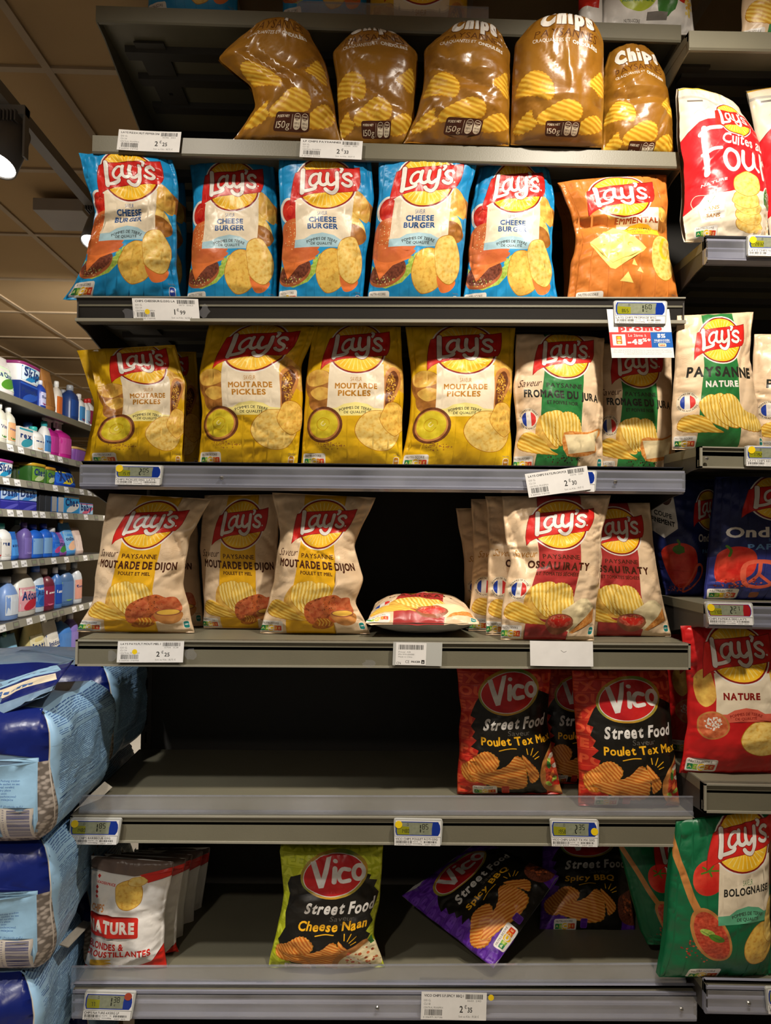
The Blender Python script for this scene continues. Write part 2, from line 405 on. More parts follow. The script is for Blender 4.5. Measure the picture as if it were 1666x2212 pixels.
# ------------------------------------------------------------------ inks
I = dict(
 white=ink('ink_white', '#e9e3da'), cream=ink('ink_label_cream', '#e9dbc0', '#e2d2b6', .42, 'wave'), red=ink('ink_red', '#d0261f'), dred=ink('ink_dark_red', '#8c1a14'),
 sun=ink('ink_sun_yellow', '#f0b51c', '#f6c63a', .02), ray=ink('ink_ray', '#fbe07a'), black=ink('ink_black', '#17140f'), grey=ink('ink_grey', '#77716a'),
 blue=ink('ink_sky_blue', '#0f86c4', '#2a9ad2', .012), bluel=ink('ink_plank_line', '#0b6da6'), bluep=ink('ink_pale_blue', '#a9cbd6'), navy=ink('ink_denim_navy', '#23508a'),
 chip=ink('ink_potato_chip', '#eec358', '#dba23c', .14, detail=7, c3='#ebc05a'), chip2=ink('ink_potato_chip_pale', '#f0d07a', '#dfae4c', .13, detail=7, c3='#ecc96c'),
 chipr=ink('ink_ridged_chip', '#f6dc84', '#dcae3c', .045, 'wave', ang=8), chipr2=ink('ink_ridged_chip_slanted', '#f0cc62', '#d29c2c', .045, 'wave', ang=68),
 chipb=ink('ink_bbq_chip', '#eba752', '#c9691d', .045, 'wave', ang=70), chipb2=ink('ink_bbq_chip_upright', '#e8a24c', '#c4651d', .05, 'wave', ang=35),
 chipe=ink('ink_chip_edge', '#b77a1c'), pot=ink('ink_potato', '#e9c05c', '#c58d3a', .05, detail=5), peel=ink('ink_potato_peel', '#b37736', '#8e5a26', .06),
 bun=ink('ink_bun', '#d9793c', '#c25a34', .022, lo=.3, hi=.7), seed=ink('ink_sesame', '#f3dba0'), cheese=ink('ink_cheddar', '#ea7d3d'), meat=ink('ink_patty', '#5c2f22', '#8a4a35', .25),
 lettuce=ink('ink_lettuce', '#8fb53a', '#c5d468', .2), ketch=ink('ink_ketchup', '#b81410', '#d93a2a', .05), bunlo=ink('ink_bun_base', '#b3643a'),
 yellow=ink('ink_mustard_yellow', '#e2b81a', '#d9a915', .012), yel2=ink('ink_mustard', '#dfcb35', '#cdb51f', .05), yell=ink('ink_yellow_plank', '#c49a10'), pyel=ink('ink_pale_yellow', '#efe08c'),
 wood=ink('ink_wood', '#7a4526', '#5a2f18', .05), wood2=ink('ink_light_wood', '#c98a4b', '#b57438', .04), gold=ink('ink_text_gold', '#b57a1c'), mseed=ink('ink_mustard_seed', '#c79336', '#7a4a1c', .5),
 orange=ink('ink_orange', '#d07c34', '#c4702c', .015), orl=ink('ink_orange_line', '#a4501a'), emm=ink('ink_emmental', '#f2dc85', '#ead06f', .03), hole=ink('ink_cheese_hole', '#d8b44e'), brn=ink('ink_text_brown', '#a4441c'),
 kraft=ink('ink_kraft', '#e6cba8', '#dfc19c', .02), kline=ink('ink_kraft_doodle', '#d0b087'), dij=ink('ink_dijon_stripe', '#eab21e', '#dca516', .02), brown=ink('ink_dark_brown', '#4b2413'),
 jgreen=ink('ink_jura_green', '#2e7a3c', '#276c35', .03), ora=ink('ink_ossau_red', '#b23a36', '#a02e2c', .03), char=ink('ink_charcoal', '#2b2a24'),
 chick=ink('ink_chicken', '#b8562a', '#7d3316', .09, detail=6, c3='#c96a38'), ham=ink('ink_ham', '#d77a4c', '#b8502c', .1), honey=ink('ink_honey', '#c97a1c', '#96480e', .15), sauce=ink('ink_sauce', '#e5b54a'),
 tom=ink('ink_dried_tomato', '#a92a1c', '#d9715a', .16, detail=6), clay=ink('ink_clay', '#9a5b3c'), rind=ink('ink_cheese_rind', '#c9752b', '#e2a35a', .22), pcheese=ink('ink_pale_cheese', '#eedcae'),
 fblue=ink('ink_flag_blue', '#2340a0'), fred=ink('ink_flag_red', '#d43a35'),
 vred=ink('ink_texmex_red', '#bb2a1c', '#a82317', .02), vred2=ink('ink_texmex_letters', '#d4502f'), vlime=ink('ink_lime', '#b7bd1d', '#a4ae1a', .02), vlime2=ink('ink_lime_letters', '#cbd23a'),
 vpur=ink('ink_purple', '#5a2496', '#4c1c84', .02), vpur2=ink('ink_purple_letters', '#6d3aac'), vlogo=ink('ink_oval_red', '#a8151c', '#c22420', .015), vgold=ink('ink_oval_gold', '#c9922b', '#2b7a3a', .012),
 vyel=ink('ink_chalk_yellow', '#f2b31f'), silver=ink('ink_letter_silver', '#dcd8d2', '#b9b4ae', .03), chalk=ink('ink_chalk_grey', '#5c5852'),
 gbag=ink('ink_gold_brown', '#97681f', '#8b5b17', .012, rough=.3, spec=.8), gdark=ink('ink_gold_dark', '#57300f'), chipg=ink('ink_golden_chip', '#e3b840', '#c48c1e', .032, 'wave', ang=70), gbadge=ink('ink_badge_brown', '#4a2414'),
 cred=ink('ink_oven_red', '#cf2128'), cbg=ink('ink_oven_cream', '#e9dcc6', '#e0cfb4', .03), leaf=ink('ink_leaf_green', '#3f7a34'), zip=ink('ink_zip_grey', '#b6b0a4'),
 onav=ink('ink_ondule_navy', '#1b2350', '#232c66', .015), onav2=ink('ink_ondule_violet', '#3a3f8c', '#323a80', .02), pep=ink('ink_pepper', '#c9231a', '#de4a33', .03), pepi=ink('ink_pepper_cut', '#e8664a'), pgreen=ink('ink_pepper_stem', '#4f7d22'), oblue=ink('ink_light_blue_text', '#6ea4dc'),
 nred=ink('ink_nature_red', '#c81f1f', '#b81a1a', .012), nband=ink('ink_band_coral', '#e0654f'), salt=ink('ink_salt', '#f4efe6', '#cfae86', .5), bolo=ink('ink_bolognaise_green', '#12683f', '#0f5c38', .012), bband=ink('ink_band_green', '#5fae86'), ragu=ink('ink_ragu', '#a8301c', '#d0573a', .2, detail=6),
 lpr=ink('ink_leader_red', '#cf2a1e'), wht=ink('ink_pack_white', '#ebe6df'), lor=ink('ink_text_orange', '#d98a3a'), fry=ink('ink_fries', '#e9b93c', '#d69d25', .06),
 nA=ink('ink_nutri_a', '#1f7d48'), nB=ink('ink_nutri_b', '#83b53a'), nC=ink('ink_nutri_c', '#efc21c'), nD=ink('ink_nutri_d', '#dd7a22'), nE=ink('ink_nutri_e', '#cf3a22'),
 foilback=ink('ink_silver_back', '#a9a6a2', '#8f8c88', .03, rough=.3), olime=ink('ink_pale_lime', '#b9c93c'), teal=ink('ink_teal', '#1d7f78'),
)

def logo(a, cx, cy, r, rt=0):
    """sun disc, red banner and hand-drawn lettering"""
    X = lambda P: rot(np.array(P, float)*r, rt)+np.array([cx, cy])
    a.ell(cx, cy, r*1.10, r*1.07, I['white'], n=44); a.ell(cx, cy, r*1.05, r*1.02, I['dred'], n=44); a.ell(cx, cy, r*.99, r*.96, I['sun'], n=44)
    for i in range(34):
        t = 2*PI*i/34+.05; c, s_ = math.cos(t), math.sin(t); k = .012
        a.poly(X([(c*.42-s_*k*.5, s_*.42+c*k*.5), (c*.9-s_*k*1.6, s_*.88+c*k*1.6), (c*.9+s_*k*1.6, s_*.88-c*k*1.6), (c*.42+s_*k*.5, s_*.42-c*k*.5)]), I['ray'])
    ban = [(-1.07, -.35), (-.85, -.43), (-.6, -.47), (0, -.52), (.53, -.57), (.95, -.59), (1.27, -.66), (1.265, -.3), (1.23, -.03), (1.17, .14), (1.08, .27), (.75, .32), (.43, .36), (0, .39), (-.5, .45), (-.92, .57), (-1.1, .67), (-1.27, .83), (-1.255, .5), (-1.22, .25), (-1.15, -.07)]
    b = np.array(ban); cc = b.mean(0)
    a.poly(X(b+(b-cc)*[.02, .05]), I['dred']); a.poly(X(b), I['red'])
    St = [([(-.79, -.47), (-.80, -.1), (-.835, .40)], .2, 0), ([(-.84, .36), (-.6, .32), (-.40, .25), (-.355, .18)], .15, 1),
          ([(-.19, -.29), (-.33, -.33), (-.48, -.22), (-.55, -.03), (-.50, .12), (-.37, .12), (-.23, -.04)], .12, 1),
          ([(-.17, -.36), (-.21, -.12), (-.18, .05), (-.07, .10), (.03, .04)], .15, 1),
          ([(.09, -.37), (.055, -.1), (.11, .07), (.22, .09), (.34, -.02)], .15, 1),
          ([(.42, -.40), (.40, 0), (.36, .26), (.22, .40), (.06, .36), (-.02, .26)], .16, 1),
          ([(.57, -.58), (.63, -.55), (.56, -.43)], .12, 1),
          ([(.93, -.30), (.86, -.37), (.73, -.36), (.645, -.27), (.72, -.16), (.86, -.08), (.90, .02), (.80, .11), (.65, .08), (.59, .02)], .14, 1)]
    for P, wd, sm in St: a.line(X(P), wd*.95*r+.02*r, I['dred'], n=3)
    for P, wd, sm in St: a.line(X(P), wd*.82*r, I['white'], n=3)
    a.ell(*X([(1.02, .05)])[0], .035*r, .035*r, I['white'], n=8)

def nutri(a, x, y, k=1.0, hi='C'):
    a.rect(x, y, x+46*k, y+27*k, I['white'], 4*k)
    a.text('NUTRI-SCORE', x+21*k, y+5.5*k, 4.6*k, I['grey'], w=34*k, bold=.03)
    for i, (c, ch) in enumerate(zip(('nA', 'nB', 'nC', 'nD', 'nE'), 'ABCDE')):
        a.rect(x+(3+8*i)*k, y+11*k, x+(11+8*i)*k, y+23*k, I[c], 1.2*k)
        if ch != hi: a.text(ch, x+(7+8*i)*k, y+17*k, 6*k, I['pyel'], bold=.01)
    i = 'ABCDE'.index(hi); a.rect(x+(1+8*i)*k, y+8.5*k, x+(13+8*i)*k, y+25.5*k, I['white'], 5*k); a.rect(x+(2+8*i)*k, y+9.5*k, x+(12+8*i)*k, y+24.5*k, I['n'+hi], 4.5*k)
    a.text(hi, x+(7+8*i)*k, y+17*k, 9.5*k, I['white'], bold=.05)

def minibadge(a, x, y, col):
    a.text('Pour 30 g', x+6, y-4, 2.6, I['grey'], w=13); a.rect(x, y, x+12, y+17, I['white'], 4); a.rect(x+1, y+1, x+11, y+16, col, 3.4)
    a.text('GEM', x+6, y+8, 3, I['white'], w=7)

def chip_blob(a, cx, cy, rx, ry, m, rt=0, seed=1, edge=True):
    r = random.Random(seed); P = []
    for i in range(12):
        t = 2*PI*i/12; k = 1+r.uniform(-.07, .07); P.append((cx+rx*k*math.cos(t), cy+ry*k*math.sin(t)))
    P = rot(P, rt, (cx, cy))
    if edge: q = P+(P-np.array([cx, cy]))*(1.2/max(rx, ry)); a.poly(q, I['chipe'], True, 4)
    a.poly(P, m, True, 4)

def ridged(a, P, m, edge=True, zig=0):
    P = catmull(P, 6, True); c = P.mean(0)
    if zig: d = (P-c)/np.linalg.norm(P-c, axis=1)[:, None]; P = P+d*(zig*np.where(np.arange(len(P)) % 2, 1, -1))[:, None]
    if edge: a.poly(c+(P-c)*1.03+[0, .6], I['chipe'])
    a.poly(P, m)

def planks(a, m, seed=1):
    r = random.Random(seed); x = 12
    while x < a.w:
        a.line([(x, 0), (x+r.uniform(-3, 3), a.h*.5), (x+r.uniform(-2, 2), a.h)], .5, m, True, n=6); x += r.uniform(18, 34)

def panel(a, x0, y0, x1, y1, band, lines, tcol, savcol, bandt=('POMMES DE TERRE', 'DE QUALITÉ'), bcol=None, skew=0):
    bcol = bcol or I['char']; cx = (x0+x1)/2; m = (x1-x0)
    a.poly([(x0, y0), (x1, y0), (x1-skew*.5, y1), (x0-skew, y1)], I['cream'])
    bx = cx-skew*.7
    a.poly([(x0-skew, y1), (x0-skew, y1-15), (bx-m*.32, y1-16), (bx-m*.2, y1-24), (bx, y1-28), (bx+m*.2, y1-24), (bx+m*.32, y1-16), (x1-skew*.5, y1-15), (x1-skew*.5, y1)], band)
    a.text(bandt[0], bx, y1-16.5, 5.8, bcol, w=m*.56, bold=.02, arc=75, jit=.3); a.text(bandt[1], bx, y1-7, 5.2, bcol, w=m*.38, bold=.02, jit=.3)
    for t, x, y, h, w_, b, c in lines: a.text(t, x, y, h, c, w=w_, bold=b)

def art_cheeseburger():
    a = Art(200, 300, I['blue']); planks(a, I['bluel'])
    a.ell(27, 117, 25, 29, I['white'], -20); a.ell(29, 118, 21, 25, I['ketch'], -20); a.line([(20, 112), (27, 106), (34, 108)], 1.6, I['pepi']); a.ell(28, 118, 6, 9, I['pep'])
    # potatoes
    a.poly([(152, 74), (166, 76), (190, 92), (205, 104), (203, 128), (196, 130), (150, 122)], I['peel'], True); a.poly([(150, 75), (164, 72), (184, 88), (196, 112), (190, 134), (170, 128), (150, 112)], I['pot'], True)
    a.poly([(150, 118), (164, 124), (182, 142), (190, 166), (176, 172), (150, 168)], I['chip2'], True); a.poly([(148, 145), (164, 142), (184, 152), (192, 168), (176, 184), (148, 176)], I['peel'], True)
    # burger
    a.poly([(2, 222), (20, 238), (60, 240), (90, 216), (98, 206), (101, 214), (95, 232), (72, 256), (40, 266), (14, 260), (2, 246)], I['lettuce'])
    a.ell(38, 238, 40, 25, I['bunlo'], -14); a.ell(38, 234, 39, 22, I['meat'], -14); a.speck(34, 252, 26, 7, 26, 1.1, [I['lettuce'], I['seed']], 5)
    for i in range(9): a.ell(90+math.cos(i)*6, 208+i*3.2, 5, 3.5, I['lettuce'], i*40, 9, .25, i)
    a.poly([(2, 196), (84, 200), (85, 214), (50, 226), (24, 250), (16, 236), (4, 214)], I['cheese']); a.poly([(6, 198), (88, 198), (80, 212), (44, 220), (14, 214)], I['bun'], True)
    a.poly([(-4, 210), (-3, 170), (8, 142), (38, 132), (70, 138), (92, 162), (94, 188), (80, 204), (44, 210), (14, 204)], I['bun'], True)
    a.speck(38, 168, 30, 30, 54, 1.35, [I['seed']], 3, .55)
    panel(a, 41, 88, 155, 192, I['bluep'], [('SAVEUR', 95, 123, 8.5, 19, .005, I['navy']), ('CHEESE', 95, 136, 11.5, 54, .045, I['navy']), ('BURGER', 95, 150, 11.5, 61, .045, I['navy'])], None, None, skew=4)
    chip_blob(a, 121, 235, 32, 40, I['chip'], -10, 2); a.poly([(140, 240), (182, 250), (172, 268), (150, 270)], I['cheese'], True); chip_blob(a, 159, 213, 29, 42, I['chip2'], -14, 5)
    logo(a, 100, 57, 56); nutri(a, 2, 270); minibadge(a, 180, 276, I['fblue'])
    return a

def art_moutarde():
    a = Art(200, 300, I['yellow']); planks(a, I['yell'], 4)
    a.poly([(2, 110), (22, 96), (52, 104), (58, 130), (52, 160), (20, 158), (4, 140)], I['peel'], True); a.poly([(4, 106), (26, 96), (50, 104), (54, 122), (30, 130), (8, 126)], I['pot'], True)
    a.poly([(14, 144), (40, 136), (60, 150), (56, 172), (34, 184), (14, 170)], I['peel'], True); a.poly([(14, 142), (34, 132), (54, 138), (58, 152), (34, 160)], I['pot'], True)
    a.poly([(156, 70), (186, 84), (212, 108), (206, 140), (182, 132), (160, 112)], I['pot'], True)
    a.poly([(154, 180), (152, 130), (160, 100), (176, 88), (190, 98), (192, 122), (178, 152), (164, 182)], I['wood2'], True)
    a.poly([(158, 170), (158, 130), (165, 106), (176, 96), (185, 104), (186, 120), (174, 146), (166, 168)], I['wood'], True); a.speck(170, 132, 10, 32, 120, 1.6, [I['mseed'], I['sauce'], I['gold']], 8)
    panel(a, 52, 84, 155, 192, I['pyel'], [('SAVEUR', 103, 117, 9, 20, .005, I['gold']), ('MOUTARDE', 103, 131, 12, 76, .045, I['gold']), ('PICKLES', 100, 146, 12, 58, .045, I['gold'])], None, None)
    chip_blob(a, 150, 222, 43, 42, I['chip2'], 0, 4); chip_blob(a, 178, 196, 27, 34, I['chip'], -5, 8)
    a.ell(46, 210, 36, 37, I['wood'], n=34); a.ell(46, 210, 31, 32, I['wood2'], n=34); a.ell(46, 209, 28, 29, I['yel2'], n=34)
    a.line([(56, 214), (48, 222), (36, 216), (34, 204), (44, 196), (56, 200), (58, 208)], 1.4, I['yell']); a.line([(50, 208), (46, 212), (42, 208), (46, 203)], 2.2, I['pyel'])
    a.speck(60, 252, 30, 8, 46, 1.3, [I['gold'], I['peel']], 9)
    logo(a, 103, 50, 54); nutri(a, 4, 268); minibadge(a, 180, 274, I['gold'])
    return a

def art_emmental():
    a = Art(200, 300, I['orange']); planks(a, I['orl'], 6)
    a.rect(84, 0, 116, 20, I['sun']); a.poly([(60, 84), (80, 76), (90, 100), (70, 112)], I['pot'], True); a.poly([(166, 84), (186, 84), (196, 112), (184, 138), (160, 130)], I['peel'], True); a.poly([(168, 86), (186, 88), (190, 108), (172, 118)], I['pot'], True)
    panel(a, 84, 84, 168, 150, I['sun'], [('SAVEUR', 120, 104, 6.5, 22, .005, I['brn']), ('EMMENTAL', 122, 116, 12, 84, .045, I['brn'])], None, None)
    a.poly([(28, 164), (78, 128), (90, 132), (134, 182), (128, 190), (78, 228), (70, 226), (30, 172)], I['emm']); a.line([(30, 168), (74, 216), (128, 186)], 1.2, I['hole'], False)
    for x, y, r1, r2 in ((60, 146, 8, 5), (84, 164, 6, 4), (104, 172, 5, 5), (76, 196, 8, 5), (100, 150, 3, 2), (56, 176, 3, 2), (112, 186, 6, 4)): a.ell(x, y, r1, r2, I['hole'], 30, 16); a.ell(x+1, y+1, r1*.75, r2*.7, I['emm'], 30, 12)
    chip_blob(a, 172, 196, 30, 50, I['chip2'], 8, 3); a.ell(176, 180, 14, 26, I['yel2'], 10); a.ell(180, 178, 9, 20, I['chip2'], 12)
    for P in ([(100, 232), (86, 250), (110, 252)], [(112, 206), (108, 218), (118, 220)], [(122, 222), (116, 230), (126, 234)]): a.poly(P, I['emm'])
    logo(a, 98, 57, 52); nutri(a, 14, 268); minibadge(a, 184, 274, I['gold'])
    return a

def kraft_bg(a, seed=1):
    r = random.Random(seed)
    for i in range(34):
        x, y = r.uniform(6, 194), r.uniform(10, 280); k = r.random()
        if k < .4: a.line([(x+12*math.cos(t)*1.1, y+8*math.sin(t)) for t in np.linspace(0, 5.2, 9)], .5, I['kline'], n=3)
        elif k < .7:
            for d in (0, 4, 8): a.line([(x-10, y+d), (x-3, y+d-2), (x+4, y+d+1), (x+12, y+d-1)], .45, I['kline'], n=3)
        else: a.line([(x-8, y), (x-8, y-6), (x, y-9), (x+9, y-6), (x+9, y+2), (x, y+4)], .45, I['kline'], closed=True, n=3)

def flagbadge(a, x, y):
    a.ell(x, y, 23, 23.5, I['kline'], n=36); a.ell(x, y, 22.3, 22.8, I['cream'], n=36)
    for k, (c, b0, b1) in enumerate((('fblue', -15, -5.5), ('white', -5.5, 5), ('fred', 5, 15))):
        P = [(x+max(b0, -15)+(b1-b0)*t/6, 0) for t in range(7)]
        up = [(px, y-math.sqrt(max(0, 15.5**2-(px-x)**2))) for px, _ in P]; dn = [(px, y+math.sqrt(max(0, 15.5**2-(px-x)**2))) for px, _ in P[::-1]]
        a.poly(up+dn, I[c])
    a.text('POMMES DE TERRE', x, y-19.2, 3.8, I['brown'], w=46, bold=.02, arc=19.2)
    a.text('100% FRANCAISES', x, y+19.2, 3.8, I['brown'], w=46, bold=.02, arc=-19.2)

def chips_stack(a, dx=0, dy=0):
    T = lambda P: [(x+dx, y+dy) for x, y in P]
    a.poly(T([(44, 232), (46, 200), (60, 192), (92, 246), (80, 256)]), I['pot'], True)
    ridged(a, T([(52, 196), (64, 184), (78, 184), (84, 200), (92, 240), (88, 252), (70, 236), (56, 216)]), I['chipr'])
    ridged(a, T([(68, 190), (80, 180), (96, 184), (100, 210), (98, 248), (84, 238), (72, 216)]), I['chipr'])
    ridged(a, T([(84, 200), (94, 186), (110, 182), (126, 190), (134, 208), (138, 232), (124, 246), (104, 250), (90, 236), (82, 216)]), I['chipr'], zig=.6)
    ridged(a, T([(6, 240), (14, 226), (30, 222), (48, 230), (66, 244), (78, 258), (92, 266), (74, 266), (44, 264), (16, 258), (6, 250)]), I['chipr2'], zig=.5)

def art_paysanne(stripe, words, sub, deco, dark, nature=False, seed=1, scol='gold'):
    a = Art(200, 300, I['kraft']); kraft_bg(a, seed)
    a.poly([(64, 0), (144, 0), (142, 120), (136, 200), (138, 300), (48, 300), (52, 200), (62, 120)], stripe)
    logo(a, 105, 62, 51)
    if nature:
        a.text('PAYSANNE', 100, 133, 23, dark, w=152, bold=.05, slope=.03, jit=.5); a.text('NATURE', 100, 159, 14, I['white'], w=72, bold=.05)
    else:
        a.text('Saveur', 33, 122, 15, I[scol], w=46, bold=.0, shear=.35, slope=.0)
        a.text('PAYSANNE', 103, 129, 9.5, dark, w=70, bold=.02, slope=.04); a.text(words[0], 100, 147, 16.5, dark, w=words[1], bold=.055, slope=.05, jit=.5)
        a.text(sub[0], 98, 164, 7.5, dark, w=sub[1], bold=.035, slope=.04)
    if words is None or deco != 'chicken': flagbadge(a, 28, 196)
    if nature:
        ridged(a, [(50, 205), (60, 188), (78, 182), (92, 200), (110, 252), (96, 250), (70, 236)], I['chipr']); ridged(a, [(72, 196), (84, 182), (100, 182), (112, 214), (132, 250), (104, 246), (84, 226)], I['chipr'])
        ridged(a, [(94, 190), (112, 180), (130, 190), (146, 214), (176, 226), (196, 244), (184, 258), (150, 256), (116, 240), (96, 214)], I['chipr'], zig=.6)
        ridged(a, [(10, 244), (20, 228), (44, 224), (66, 232), (84, 252), (100, 262), (70, 262), (34, 262), (12, 256)], I['chipr2'], zig=.5)
    else: chips_stack(a)
    if deco == 'cheese_jura':
        a.poly([(100, 224), (150, 222), (182, 212), (188, 222), (176, 236), (174, 262), (112, 270)], I['rind'], True, 3); a.poly([(102, 228), (150, 226), (180, 216), (172, 258), (114, 266)], I['pcheese'])
        a.speck(104, 276, 40, 7, 30, 1.7, [I['brown'], I['black']], 5)
    elif deco == 'ossau':
        a.poly([(116, 240), (152, 214), (166, 214), (188, 231), (190, 262), (148, 285), (132, 280)], I['pcheese']); a.poly([(188, 232), (191, 262), (148, 286), (140, 284), (170, 252)], I['rind'])
        a.poly([(89, 262), (141, 262), (134, 280), (118, 288), (100, 284)], I['clay'], True); a.ell(115, 262, 27.5, 17, I['clay'], n=30); a.ell(115, 261, 24, 14, I['tom'], n=26)
        for i in range(5): a.ell(105+i*6, 258+(i % 2)*7, 8, 4, I['ketch'], 40*i, 12); 
        a.speck(112, 254, 14, 4, 14, 1.2, [I['cream'], I['lettuce']], 2, .4)
    elif deco == 'chicken':
        a.poly([(86, 258), (88, 232), (106, 218), (140, 208), (160, 216), (178, 218), (184, 240), (176, 262), (140, 270), (100, 276)], I['chick'], True)
        a.poly([(140, 250), (136, 232), (152, 218), (178, 216), (186, 232), (182, 250)], I['ham'], True); a.ell(110, 240, 14, 22, I['ham'], 25, jag=.08); a.speck(124, 236, 30, 16, 30, 1, [I['brown'], I['honey']], 4)
        a.poly([(136, 250), (184, 250), (180, 270), (160, 278), (142, 270)], I['wood2'], True); a.ell(160, 250, 24, 8, I['clay']); a.ell(160, 249.5, 21, 6, I['sauce'])
        a.poly([(98, 276), (112, 262), (130, 262), (136, 276), (118, 286), (100, 284)], I['honey'], True)
        for d in range(4): a.line([(108+d*6, 262), (112+d*6, 270), (109+d*6, 278)], 1.6, I['sauce'], n=3)
    nutri(a, -3 if not nature else 2, 270); minibadge(a, 184, 272, I['teal'])
    return a

def art_vico(bg, letters, word, lines, deco):
    a = Art(200, 300, bg); r = random.Random(4)
    for y, t in ((14, word[0]), (40, word[1]), (66, word[0]), (96, word[1]), (126, word[0]), (156, word[1]), (190, word[0]), (225, word[1]), (258, word[0]), (286, word[1])):
        a.text(t, 100+r.uniform(-20, 20), y, 20, letters, w=230, bold=.06, jit=1.2, seed=int(y)); a.line([(0, y+14), (60, y+12), (110, y+15)], 1, letters)
    bx = [(60, 60), (38, 86), (30, 100), (22, 118), (34, 122), (26, 140), (36, 150), (30, 162), (40, 170), (26, 184), (42, 190), (36, 206), (50, 214), (60, 300), (170, 300), (168, 250), (200, 240), (204, 80), (160, 60)]
    if deco == 'naan': bx = [(60, 60), (22, 74), (14, 90), (18, 110), (12, 150), (20, 180), (8, 210), (60, 300), (150, 300), (190, 220), (182, 204), (190, 196), (178, 186), (192, 170), (180, 150), (196, 110), (184, 96), (190, 84), (172, 78), (176, 70), (150, 60)]
    a.poly(bx, I['black'])
    a.ell(106, 66, 64, 46, I['vgold'], -14, 44); a.ell(105, 67, 58, 41, I['silver'], -14, 44); a.ell(105, 67, 56.5, 39.5, I['vlogo'], -14, 44)
    a.poly([(62, 42), (72, 40), (82, 74), (92, 34), (101, 31), (94, 64), (86, 92), (77, 94)], I['silver'])
    for P, wd in (([(107, 54), (105, 80)], 9), ([(133, 56), (121, 54), (114, 66), (118, 78), (133, 76)], 8)): a.line(P, wd, I['silver'], n=4)
    a.ell(108, 40, 4.5, 4, I['silver'], n=12); a.line([(151+10*math.cos(t), 62+13*math.sin(t)) for t in np.linspace(0, 2*PI, 10, endpoint=False)], 8.5, I['silver'], closed=True, n=3)
    a.text('Street Food', 118, 130, 25, I['silver'], w=132, bold=.04, shear=.15, slope=-.05, jit=.4)
    a.text('Saveur', 124, 151, 11, I['chalk'], w=44, bold=.005, jit=.6, slope=-.04)
    for t, x, y, h, w_ in lines: a.text(t, x, y, h, I['vyel'], w=w_, bold=.03, jit=.8, slope=-.04)
    a.line([(82, 188), (100, 184), (114, 184)], 2, I['vyel'])
    for x, y, ex, ey in ((135, 196, 134, 184), (141, 198, 147, 184), (145, 202, 158, 192), (148, 207, 158, 203)): a.line([(x, y), (ex, ey)], 1.8, I['vyel'], False)
    ridged(a, [(10, 226), (30, 208), (50, 192), (68, 194), (80, 214), (60, 250), (30, 262), (12, 250)], I['chipb2'], zig=.8)
    ridged(a, [(28, 240), (60, 236), (92, 222), (112, 200), (126, 214), (130, 250), (126, 276), (96, 280), (60, 268), (34, 256)], I['chipb'], zig=.9)
    ridged(a, [(124, 198), (140, 216), (152, 236), (152, 252), (138, 264), (132, 240)], I['chipb2'], zig=.8)
    if deco == 'wrap':
        a.poly([(158, 232), (170, 208), (188, 192), (206, 186), (206, 290), (176, 292), (162, 276), (156, 256)], I['wood2'], True); a.ell(188, 238, 19, 46, I['ragu'], 10, 26, .08)
        for x, y, m in ((182, 214, 'lettuce'), (178, 226, 'leaf'), (188, 262, 'lettuce'), (194, 232, 'salt'), (184, 250, 'cheese'), (174, 270, 'lettuce'), (194, 272, 'ketch'), (190, 208, 'salt')): a.ell(x, y, 5, 9, I[m], x*7, 9, .2, x)
    elif deco == 'naan':
        a.poly([(112, 262), (124, 232), (150, 214), (186, 204), (190, 236), (186, 292), (118, 294)], I['wood2'], True); a.poly([(120, 272), (132, 244), (168, 222), (198, 214), (196, 286), (130, 292)], I['pcheese'], True)
        a.speck(164, 256, 34, 32, 30, 3.4, [I['ham'], I['tom'], I['chick']], 7); a.line([(140, 240), (158, 262), (180, 292)], 6, I['cream']); a.poly([(184, 206), (194, 200), (198, 220), (188, 222)], I['leaf'])
    else:
        a.poly([(160, 226), (176, 208), (206, 200), (206, 280), (176, 284), (160, 262)], I['meat'], True); a.speck(186, 240, 16, 30, 22, 4, [I['chick'], I['ham'], I['brown']], 7)
    nutri(a, 30, 272); a.rect(84, 272, 98, 294, letters, 3); a.rect(85.2, 273.2, 96.8, 292.8, bg, 2.5); a.text('121', 91, 280, 4, letters, w=8)
    return a

